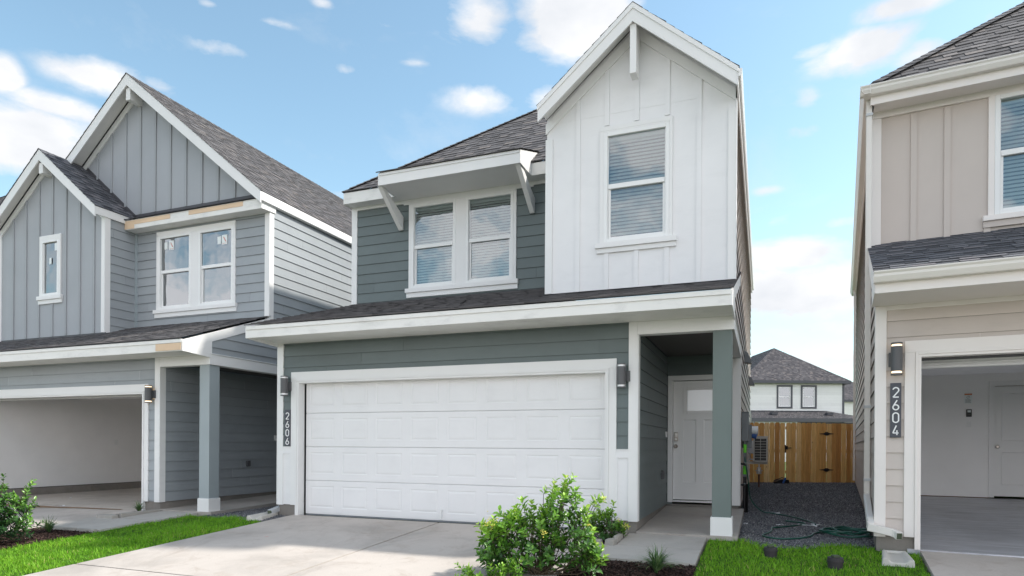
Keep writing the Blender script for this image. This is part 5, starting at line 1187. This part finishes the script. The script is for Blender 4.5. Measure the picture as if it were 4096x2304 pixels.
def leaves_mesh(name, lv, mat, parent, wid=.56):
    n = len(lv); V = np.zeros((n, 6, 3)); r = np.zeros(n)
    for i, (p, d, s, nn, z, v) in enumerate(lv):
        w_ = z * wid / 2; V[i, 0] = p; V[i, 1] = p + d * z * .35 + s * w_ * .9 + nn * w_ * .35; V[i, 2] = p + d * z * .72 + s * w_ * .75 + nn * w_ * .3; V[i, 3] = p + d * z - nn * z * .06
        V[i, 4] = p + d * z * .72 - s * w_ * .75 + nn * w_ * .3; V[i, 5] = p + d * z * .35 - s * w_ * .9 + nn * w_ * .35; r[i] = v
    mid = V[:, 0] * .48 + V[:, 3] * .52; V = np.concatenate([V, mid[:, None]], 1)
    i = np.arange(n)[:, None] * 7; f = np.array([0, 1, 6, 1, 2, 6, 2, 3, 6, 3, 4, 6, 4, 5, 6, 5, 0, 6]); Fc = (i + f).ravel()
    o = raw_mesh(name, V.reshape(-1, 3), Fc, np.full(n * 6, 3), np.repeat(r, 18), mat); o.parent = parent; return o
def bush(label, base, radii, top, n, size, seed, light=0.0, extra=(), flowers=0, group=None, step=.022, lean=(0, 0)):
    """leafy shrub: stems fanning out from the base, pairs of leaves along each, light new growth at the tips"""
    rd = random.Random(seed); h = empty('shrub', base, 0, label, 'shrub', group); lv = []; st = MB(); fl = MB()
    tips = [Vector(e) for e in extra]
    for i in range(n):
        a = rd.random() * 2 * pi; e_ = math.acos(1 - rd.random() * 1.0); q = rd.uniform(.62, 1.0) * (1 + .16 * sin(a * 3 + seed) + .1 * sin(a * 7))
        tips.append(Vector((radii[0] * q * sin(e_) * cos(a) + lean[0] * cos(e_), radii[1] * q * sin(e_) * sin(a) + lean[1] * cos(e_), top * (.08 + .92 * cos(e_) * q + rd.uniform(-.04, .06)))))
    for j, t in enumerate(tips):
        s0 = Vector((rd.uniform(-.06, .06), rd.uniform(-.06, .06), 0)); m1 = s0.lerp(t, .5) + Vector((t.x * .10 + rd.uniform(-.03, .03), t.y * .10, -.02 + rd.uniform(0, .05)))
        path = [s0, s0.lerp(m1, .55), m1, m1.lerp(t, .55) + Vector((0, 0, .01)), t + Vector((rd.uniform(-.02, .02), rd.uniform(-.02, .02), .03))]
        st.tube(path, [.006, .005, .004, .003, .0015], 5, .5, False)
        fresh = rd.random() * .25
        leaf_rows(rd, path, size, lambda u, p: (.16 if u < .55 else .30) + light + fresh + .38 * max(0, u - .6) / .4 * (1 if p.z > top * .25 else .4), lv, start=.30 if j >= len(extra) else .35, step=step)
        if j < flowers:
            for k in range(34):
                c = t + Vector((rd.gauss(0, .02), rd.gauss(0, .02), rd.uniform(-.02, .06))); r_ = rd.uniform(.0025, .005)
                fl.face([c + Vector((r_, 0, 0)), c + Vector((0, r_, r_)), c + Vector((-r_, 0, 0)), c + Vector((0, -r_, -r_))]); fl.face([c + Vector((0, 0, r_)), c + Vector((r_, r_, 0)), c + Vector((0, 0, -r_)), c + Vector((-r_, -r_, 0))])
    leaves_mesh('foliage', lv, M['leaf'], h); st.build('stems', M['stem'], h)
    if flowers: fl.build('blossom', M['flower'], h)
    return h
Xp = lambda u, v, d: ((u - 1288) / 1625.7 * d, d, HCAM - (v - 1121.5) / 1625.7 * d)
def thicket(label, base, env, yth, n, size, seed, light=0.0, blossoms=(), sprays=(), low=.04, group='garden shrubs', stems=36, cx=None):
    """shrub whose twigs fill the volume under an uneven outline; env = (x, top height) pairs relative to the base"""
    rd = random.Random(seed); h = empty('shrub', base, 0, label, 'shrub', group); lv = []; st = MB(); x0, x1 = env[0][0], env[-1][0]
    def top(x):
        for (a, p), (b, q) in zip(env[:-1], env[1:]):
            if a <= x <= b: return p + (q - p) * (x - a) / (b - a)
        return 0
    mx = max(p for _, p in env); cx = (x0 + x1) / 2 if cx is None else cx; ends = []
    for i in range(n):
        x = rd.uniform(x0, x1); t = top(x); f = rd.random() ** .72; y = rd.gauss(0, .5); y = max(-1, min(1, y)); yt = yth * sqrt(max(.12, 1 - (f * .75) ** 2)); hz = t * (low / max(t, .01) + (1 - low / max(t, .01)) * f) * (1 - .10 * abs(y) ** 2)
        ends.append((Vector((x, y * yt, hz)), f, t))
    for sp in sprays: ends.append((Vector(sp), 1, sp[2]))
    for j, (e, f, t) in enumerate(ends):
        out = Vector(((e.x - cx) * .9 / max(.2, (x1 - x0) / 2), e.y / yth * .6, .35 + .9 * f)); out += Vector((rd.gauss(0, .28), rd.gauss(0, .28), rd.gauss(0, .18))); out.normalize()
        ln = rd.uniform(.08, .15); a0 = e - out * ln; mid = a0.lerp(e, .5) + Vector((rd.gauss(0, .008), rd.gauss(0, .008), 0))
        path = [a0, mid, e]; st.tube(path, [.003, .0022, .0012], 4, .5, False)
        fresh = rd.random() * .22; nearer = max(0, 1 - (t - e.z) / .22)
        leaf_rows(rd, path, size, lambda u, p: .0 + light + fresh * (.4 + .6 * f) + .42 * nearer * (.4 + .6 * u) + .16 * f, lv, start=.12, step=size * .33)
        if j % max(1, n // stems) == 0 or j >= n:
            s0 = Vector((cx * .6 + rd.uniform(-.06, .06), rd.uniform(-.05, .05), 0)); m1 = s0.lerp(a0, .5) + Vector(((a0.x - s0.x) * .18, 0, -.03)); st.tube([s0, s0.lerp(m1, .5), m1, m1.lerp(a0, .6), a0], [.007, .006, .005, .004, .003], 5, .5, False)
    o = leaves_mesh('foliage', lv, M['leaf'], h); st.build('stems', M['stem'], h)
    if blossoms:
        fl = MB()
        for (c0, sp, k_) in blossoms:
            for k in range(k_):
                c = Vector(c0) + Vector((rd.gauss(0, sp), rd.gauss(0, sp), rd.gauss(0, sp * 1.1))); r_ = rd.uniform(.003, .0065)
                fl.face([c + Vector((r_, 0, 0)), c + Vector((0, r_, r_)), c + Vector((-r_, 0, 0)), c + Vector((0, -r_, -r_))]); fl.face([c + Vector((0, 0, r_)), c + Vector((r_, r_, 0)), c + Vector((0, 0, -r_)), c + Vector((-r_, -r_, 0))])
        fl.build('blossom', M['flower'], h)
    return h
g_ = -.14
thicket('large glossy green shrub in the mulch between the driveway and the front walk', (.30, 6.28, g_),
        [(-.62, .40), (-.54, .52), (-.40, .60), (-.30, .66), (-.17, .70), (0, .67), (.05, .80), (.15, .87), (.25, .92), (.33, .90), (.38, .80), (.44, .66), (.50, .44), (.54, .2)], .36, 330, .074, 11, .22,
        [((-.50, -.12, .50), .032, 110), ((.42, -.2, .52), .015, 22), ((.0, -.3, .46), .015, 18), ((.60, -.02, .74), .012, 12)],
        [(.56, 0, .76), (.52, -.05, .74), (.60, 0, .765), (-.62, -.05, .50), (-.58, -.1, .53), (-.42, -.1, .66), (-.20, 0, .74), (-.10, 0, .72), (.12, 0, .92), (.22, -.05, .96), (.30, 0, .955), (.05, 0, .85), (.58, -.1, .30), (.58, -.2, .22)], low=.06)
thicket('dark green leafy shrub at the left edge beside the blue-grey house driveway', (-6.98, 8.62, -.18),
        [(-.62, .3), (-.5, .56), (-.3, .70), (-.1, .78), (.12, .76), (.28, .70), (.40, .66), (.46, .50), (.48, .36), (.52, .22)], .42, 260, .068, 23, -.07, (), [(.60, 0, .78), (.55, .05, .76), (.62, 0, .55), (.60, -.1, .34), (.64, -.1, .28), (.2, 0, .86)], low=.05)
X_, Y_, _ = wpt(FM, 4.97, -.50)
thicket('small green shrub with yellow buds in the edging beside the front walk', (X_, Y_, -.03), [(-.26, .22), (-.16, .36), (-.05, .36), (.06, .40), (.16, .30), (.26, .18)], .20, 70, .060, 31, .16,
        [((.22, -.10, .17), .022, 46), ((.12, -.12, .24), .015, 20)], [(-.16, 0, .42), (.08, 0, .45)], low=.04, stems=14)
thicket('young shrub seedling low in the mulch beside the driveway edge', (.0, 5.92, -.17), [(-.48, .04), (-.40, .22), (-.36, .08), (-.25, .14), (-.18, .26), (-.10, .20), (.0, .28), (.12, .24), (.2, .1)], .12, 44, .052, 41, .14, (), [(-.52, 0, .10), (-.50, 0, .20)], low=.02, stems=10)
def strap_plant(label, base, n, ln, seed):
    rd = random.Random(seed); m = MB()
    h = empty('grass_tuft', base, 0, label, 'plant', 'strap-leaved tufts')
    for i in range(n):
        a = rd.random() * 2 * pi; L_ = ln * rd.uniform(.6, 1.1); out = rd.uniform(.25, .95); w_ = rd.uniform(.004, .0075); d = Vector((cos(a), sin(a), 0)); s = Vector((-sin(a), cos(a), 0)); r = rd.random() * .8 + (.2 if rd.random() > .9 else 0)
        pts = []
        for k in range(7):
            t = k / 6; pts.append(d * (L_ * out * (t * .55 + .45 * t * t)) + Vector((rd.uniform(-.01, .01), rd.uniform(-.01, .01), L_ * (1.05 * t - .95 * out * t * t * .9))))
        for k in range(6):
            a0 = w_ * (1 - (k / 6) ** 2); a1 = w_ * (1 - ((k + 1) / 6) ** 2); m.face([pts[k] - s * a0, pts[k] + s * a0, pts[k + 1] + s * a1, pts[k + 1] - s * a1], [(0, 0)] * 4, min(1, r))
    m.build('leaves', M['strap'], h); return h
def at(fr, x, y, dz=0): X, Y, _ = wpt(fr, x, y); return (X, Y, gz(X, Y) + dz)
strap_plant('strap-leaved tuft in the mulch in front of the front walk slab', at(FM, 5.82, -2.02), 190, .36, 1)
strap_plant('strap-leaved tuft in the mulch beside the left-edge shrub', at(FL, 5.50, -2.16), 120, .33, 2)
strap_plant('strap-leaved tuft in the raised edging by the open blue-grey garage', at(FL, 5.18, -.45, .03), 90, .27, 3)
strap_plant('strap-leaved tuft under the small budded shrub', at(FM, 5.02, -.66, .0), 50, .16, 4)

# ------------------------------------------------------------------ edging blocks
def block(label, fr, x0, x1, y0, y1, h, seed, name='edging_stone'):
    rd = random.Random(seed); b = MB(); j = lambda: rd.uniform(-.008, .008)
    cx, cy = (x0 + x1) / 2, (y0 + y1) / 2; X, Y, Z = at(fr, cx, cy); a, c = (x1 - x0) / 2, (y1 - y0) / 2; t = .018
    lo = [(-a + j(), -c + j(), -.06), (a + j(), -c + j(), -.06), (a + j(), c + j(), -.06), (-a + j(), c + j(), -.06)]; up = [(-a + t + j(), -c + t + j(), h + j()), (a - t + j(), -c + t + j(), h + j()), (a - t + j(), c - t + j(), h + j()), (-a + t + j(), c - t + j(), h + j())]
    for k in range(4): q = (k + 1) % 4; b.face([lo[k], lo[q], up[q], up[k]])
    b.face(up); o = b.build(name, M['stone'], None, bevel=.008); o.location = (X, Y, Z); o.rotation_euler = (0, 0, -rad(fr[2]))
    return tag(o, label, 'edging stone', 'concrete garden edging')
block('front left edging stone below the small budded shrub', FM, 4.86, 5.03, -.98, -.87, .085, 1); block('front right edging stone beside the walk slab', FM, 5.045, 5.185, -1.0, -.80, .09, 2)
block('long edging stone between the small budded shrub and the walk', FM, 5.105, 5.185, -.79, -.15, .08, 3)
block('front edging stone of the raised bed by the open blue-grey garage', FL, 4.99, 5.40, -1.10, -.97, .085, 4); block('long edging stone along the walk by the open blue-grey garage', FL, 5.31, 5.41, -.96, -.16, .075, 5)
block('edging stone at the corner of the mulch bed by the lawn', FL, 5.75, 6.15, -1.97, -1.87, .05, 6); block('edging stone behind the tuft beside the left-edge shrub', FL, 5.20, 5.74, -1.97, -1.87, .045, 7)
def splash_block(label, fr, x, y, rot, ln=.62, wd=.29):
    X, Y, Z = at(fr, x, y); m = MB(); a, c = ln / 2, wd / 2; h = .055
    prof = lambda s: [(-c, -.03), (-c + .01, h), (-c + .045, h), (-c + .085, .018), (c - .085, .018), (c - .045, h), (c - .01, h), (c, -.03)]
    P0 = [(-a, p[0] * 1.0, p[1]) for p in prof(0)]; P1 = [(a, p[0] * .82, p[1] + .0) for p in prof(1)]
    n = len(P0)
    for i in range(n - 1): m.face([P0[i], P1[i], P1[i + 1], P0[i + 1]])
    m.face(P0[::1]); m.face(P1[::-1]); m.box(a - .04, a, -c * .72, c * .72, .017, h - .002)
    o = m.build('splash_block', M['splash'], None, bevel=.012); o.location = (X, Y, Z + .004); o.rotation_euler = (0, 0, -rad(fr[2]) + rot); return tag(o, label, 'splash block', 'concrete splash blocks')
splash_block('pale splash block on the lawn under the cream downspout', FR, .17, -.44, pi / 2)
splash_block('long pale splash block beside the closed garage corner, on the gravel edge', FM, -.50, -.36, pi / 2 + .25, .66, .26)

# ------------------------------------------------------------------ drain caps in the lawn
def drain_cap(label, x, y, r, h):
    z = gz(x, y); m = MB(); m.cyl((0, 0), r * .9, -.05, h * .45, 28); m.cyl((0, 0), r, h * .451, h * .62, 28); m.cyl((0, 0), r * .95, h * .621, h * .9, 28, R2=r * .9)
    o = m.build('drain_cap', M['rubber'], None); o.location = (x, y, z + .012)
    p = MB(); p.box(-r * .42, r * .42, -r * .42, r * .42, h * .9, h * 1.1); p.build('square_plug', M['lid'], o, bevel=.004); return tag(o, label, 'drain cap', 'black drain caps in the lawn')
drain_cap('black drain cap in the lawn nearer the porch post', 2.80, 6.98, .074, .098); drain_cap('black drain cap in the lawn nearer the splash block', 3.22, 6.42, .078, .105)

# ------------------------------------------------------------------ cedar fence with gate
FY = 18.3; fh = empty('fence', (6.7, FY, .12), 0, 'cedar board fence with a wide gate closing the side yard between the houses', 'fence')
rd = random.Random(8)
def pickets(x0, x1, dog):
    m = MB(); n = round((x1 - x0) / .142); w_ = (x1 - x0) / n
    for i in range(n):
        a = x0 + i * w_ + .003 + rd.uniform(0, .003); b = x0 + (i + 1) * w_ - .003 - rd.uniform(0, .004); z1 = 1.69 + rd.uniform(-.006, .006) - (.02 if dog == 0 else 0); z0 = -.02 + rd.uniform(-.01, .02); y = rd.uniform(-.004, .004); r = rd.random(); c = .03
        pr = [(a, z0), (b, z0), (b, z1 - c), (b - c, z1), (a + c, z1), (a, z1 - c)] if dog else [(a, z0), (b, z0), (b, z1), (a, z1)]
        k0 = len(m.uv); m.prism(pr, 1, y - .009, y + .009, r)
        m.uv[k0:] = [(u + i * .61, v + i * 1.37) if True else 0 for u, v in m.uv[k0:]]
    for z in (.25, .85, 1.5): m.box(x0, x1, .02, .055, z, z + .085, .4)
    return m
pickets(.0, 1.03, 1).build('fence_panel', M['cedar'], fh); gt = pickets(1.058, 2.20, 1).build('gate', M['cedar'], fh); pickets(2.206, 3.04, 0).build('fence_panel', M['cedar'], fh)
for z in (1.38, .36):
    m = MB(); c = 2.203
    m.prism([(c - .20, z - .006), (c - .07, z - .022), (c - .03, z - .05), (c + .03, z - .05), (c + .07, z - .022), (c + .20, z - .006), (c + .20, z + .006), (c + .07, z + .022), (c + .03, z + .05), (c - .03, z + .05), (c - .07, z + .022), (c - .20, z + .006)], 1, -.022, -.011)
    m.build('strap_hinge', M['iron'], gt)
m = MB(); m.box(1.02, 1.045, -.03, -.01, .84, 1.06); m.box(1.02, 1.20, -.035, -.02, .965, .985); m.box(1.05, 1.10, -.03, -.01, .93, 1.03); m.build('gate_latch', M['iron'], gt)
m = MB(); m.box(.95, 1.03, .06, .15, -.1, 1.6); m.box(2.12, 2.21, .06, .15, -.1, 1.6); m.build('fence_post', M['cedar'], fh)

# ------------------------------------------------------------------ side-yard things
a = empty('air_conditioner', wpt(FM, 6.46, 6.9, .78), -rad(FM[2]), 'small beige outdoor cooling unit hung on the side wall above the gravel', 'air conditioner')
m = MB(); m.box(.12, .42, 0, .80, 0, .56); m.box(.11, .43, -.005, .805, .5605, .575); m.build('cabinet', M['aclight'], a, bevel=.008)
m = MB(); m.box(.15, .39, -.0075, -.0005, .04, .52); m.build('coil_grille', M['black'], a)
m = MB()
for k in range(1, 8): m.box(.152, .388, -.012, -.008, .04 + k * .06 - .004, .04 + k * .06 + .004)
m.box(.266, .274, -.0125, -.0081, .04, .52); m.build('grille_bars', M['aclight'], a)
m = MB(); m.cyl((0, 0), .001, 0, .001, 3)
for k in range(7): m.tube([(.421, .40 + .21 * cos(t) * (k + 1) / 7, .28 + .21 * sin(t) * (k + 1) / 7) for t in [i * 2 * pi / 20 for i in range(21)]], .004, 4, .5, False)
m.build('fan_guard', M['black'], a)
m = MB(); m.box(-.03, .42, .08, .12, -.045, -.001); m.box(-.03, .42, .68, .72, -.045, -.001); m.box(-.03, .0, .08, .12, -.3, -.046); m.box(-.03, .0, .68, .72, -.3, -.046); m.build('wall_bracket', M['aclight'], a)
a = empty('gas_meter', wpt(FM, 6.43, 8.9, 0), -rad(FM[2]), 'grey gas meter with regulator and pipes on the side wall before the fence', 'gas meter')
m = MB(); m.tube([(.26, .3, .06), (.26, .3, .42)], .022, 10); m.build('riser_pipe', M['rust'], a)
m = MB(); m.cyl((.26, .3), .06, .43, .50, 16); m.cyl((.26, .3), .085, .501, .53, 18); m.cyl((.26, .3), .05, .531, .60, 14); m.build('regulator', M['silver'], a)
m = MB(); m.tube([(.26, .3, .60), (.26, .3, .72), (.24, .3, .78), (.05, .2, .80), (.0, .2, .80)], .018, 10); m.tube([(.05, .0, .95), (.06, .0, .80), (.05, .2, .80)], .018, 10); m.build('gas_pipe', M['steel'], a)
m = MB(); m.box(.0, .18, -.14, .10, .95, 1.22); m.cyl((.09, -.02), .07, 1.221, 1.27, 14); m.build('meter_body', M['steel'], a, bevel=.03)
a = empty('tool_bag', (7.45, 17.85, .105), .1, 'black tool bag with a blue bottle on the gravel by the gate', 'bag')
m = MB(); m.prism([(-.17, 0), (.19, 0), (.17, .11), (.05, .13), (-.13, .10), (-.20, .05)], 1, -.10, .10); m.build('body', M['black'], a, bevel=.015)
m = MB(); m.tube([(-.22, 0, .09), (-.10, 0, .13), (.0, 0, .17), (.12, 0, .14)], .012, 8); m.build('handle', M['black'], a)
m = MB(); m.beam((-.02, -.11, .02), (.06, -.11, .17), .045, .045); m.build('bottle', M['bluecloth'], a, bevel=.01)
# hose
def smooth_path(pts, k=4):
    P = [Vector(p) for p in pts]; out = []
    for i in range(len(P) - 1):
        p0, p1, p2, p3 = P[max(i - 1, 0)], P[i], P[i + 1], P[min(i + 2, len(P) - 1)]
        for j in range(k):
            t = j / k; out.append(.5 * ((2 * p1) + (p2 - p0) * t + (2 * p0 - 5 * p1 + 4 * p2 - p3) * t * t + (3 * p1 - p0 - 3 * p2 + p3) * t ** 3))
    return out + [P[-1]]
h = empty('garden_hose', (4.3, 8.4, .01), 0, 'dark green garden hose trailing over the gravel to a loose coil', 'garden hose'); o_ = Vector((4.3, 8.4, .01))
wp = wpt(FM, 6.50, 3.02, .95)
A = [wp, (wp[0] + .04, wp[1] - .03, .6), (3.98, 10.75, .25), (4.10, 10.60, .07), (4.239, 10.55, .04), (4.312, 10.40, .035), (4.358, 10.22, .033), (4.389, 9.892, .030), (4.39, 9.632, .028), (4.366, 9.386, .026), (4.307, 9.153, .024)]
B = [(4.069, 9.603, .024), (4.134, 9.486, .024), (4.204, 9.388, .024), (4.224, 9.293, .024), (4.1, 9.156, .022), (3.888, 9.004, .02), (3.696, 8.889, .018), (3.549, 8.802, .017), (3.444, 8.557, .013), (3.316, 8.347, .01), (3.182, 8.176, .008), (3.146, 8.069, .007), (3.172, 7.931, .006), (3.277, 7.852, .005), (3.44, 7.868, .006), (3.57, 7.922, .008), (3.735, 8.074, .01), (3.879, 8.291, .012), (3.988, 8.403, .014), (4.073, 8.40, .016)]
rd = random.Random(3); Cc = []
for i in range(96):
    t = i / 96; a_ = 2 * pi * 4.3 * t + 2.6; rr = 1 + .16 * sin(a_ * .37) + .1 * sin(a_ * 1.7 + 1)
    Cc.append((4.26 + .25 * rr * cos(a_) + .06 * sin(t * 9), 8.26 + .40 * rr * sin(a_) * (.75 + .25 * sin(t * 7)) - .05 * t, .018 + .045 * t + .02 * sin(a_ * 2.3) ** 2))
B2 = smooth_path(B + Cc[:2], 4)
for P_, nm in ((smooth_path(A, 5), 'hose_run'), (B2 + [Vector(c) for c in Cc], 'hose_coil')):
    m = MB(); m.tube([Vector(p) - o_ for p in P_], .0105, 7); m.build(nm, M['hose'], h, smooth=True)
def scrap(label, x, y, sx, sy, rot, seed, dz=.012):
    rd = random.Random(seed); m = MB(); g = [[Vector(((i / 3 - .5) * sx, (j / 2 - .5) * sy, rd.uniform(0, .018))) for j in range(3)] for i in range(4)]
    for i in range(3):
        for j in range(2): m.face([g[i][j], g[i + 1][j], g[i + 1][j + 1], g[i][j + 1]])
    o = m.build('paper_scrap', M['paper'], None); o.location = (x, y, gz(x, y) + dz); o.rotation_euler = (0, 0, rot)
    sd = o.modifiers.new('thickness', 'SOLIDIFY'); sd.thickness = .0015
    return tag(o, label, 'paper scrap', 'scraps of white paper on the gravel')
scrap('long white paper scrap under the hose bend', 4.18, 9.12, .26, .05, -.7, 1); scrap('white paper scrap at the end of the hose run', 4.33, 9.18, .14, .06, -.5, 2); scrap('small white scrap halfway along the hose', 4.34, 10.6, .12, .04, .1, 3); scrap('tiny white scrap left of the hose bend', 3.81, 9.18, .10, .03, 0, 4); scrap('tiny white scrap near the porch slab edge', 3.36, 9.28, .06, .03, .3, 5)
for i, (x, y, s_) in enumerate([(3.1, -.38, .10), (2.2, -.45, .07), (3.9, 1.2, .06), (2.9, 2.1, .06), (1.6, .8, .06)]):
    X, Y, _ = wpt(FL, x, y); o = scrap('x', X, Y, s_, s_ * .5, i * 1.3, 20 + i, .03); o.location.z = -.06
    o['label'] = ['white debris flake on the dirt line of the open blue-grey garage', 'smaller white flake at the middle of the garage dirt line', 'white flake inside the blue-grey garage near its right jamb', 'white flake on the blue-grey garage floor by the wall', 'white flake left on the blue-grey garage floor'][i]; o['group'] = 'debris flakes in the open blue-grey garage'
X_, Y_, _ = wpt(FM, 2.1, -2.1)
m = MB(); m.face([(-.02, -.01, 0), (.03, -.012, .004), (.028, .012, .006), (-.015, .016, .002)]); o = m.build('leaf_litter', M['red'], None); o.location = wpt(FM, .78, -1.75, gz(*wpt(FM, .78, -1.75)[:2]) + .024); tag(o, 'tiny red leaf on the driveway slab', 'leaf')
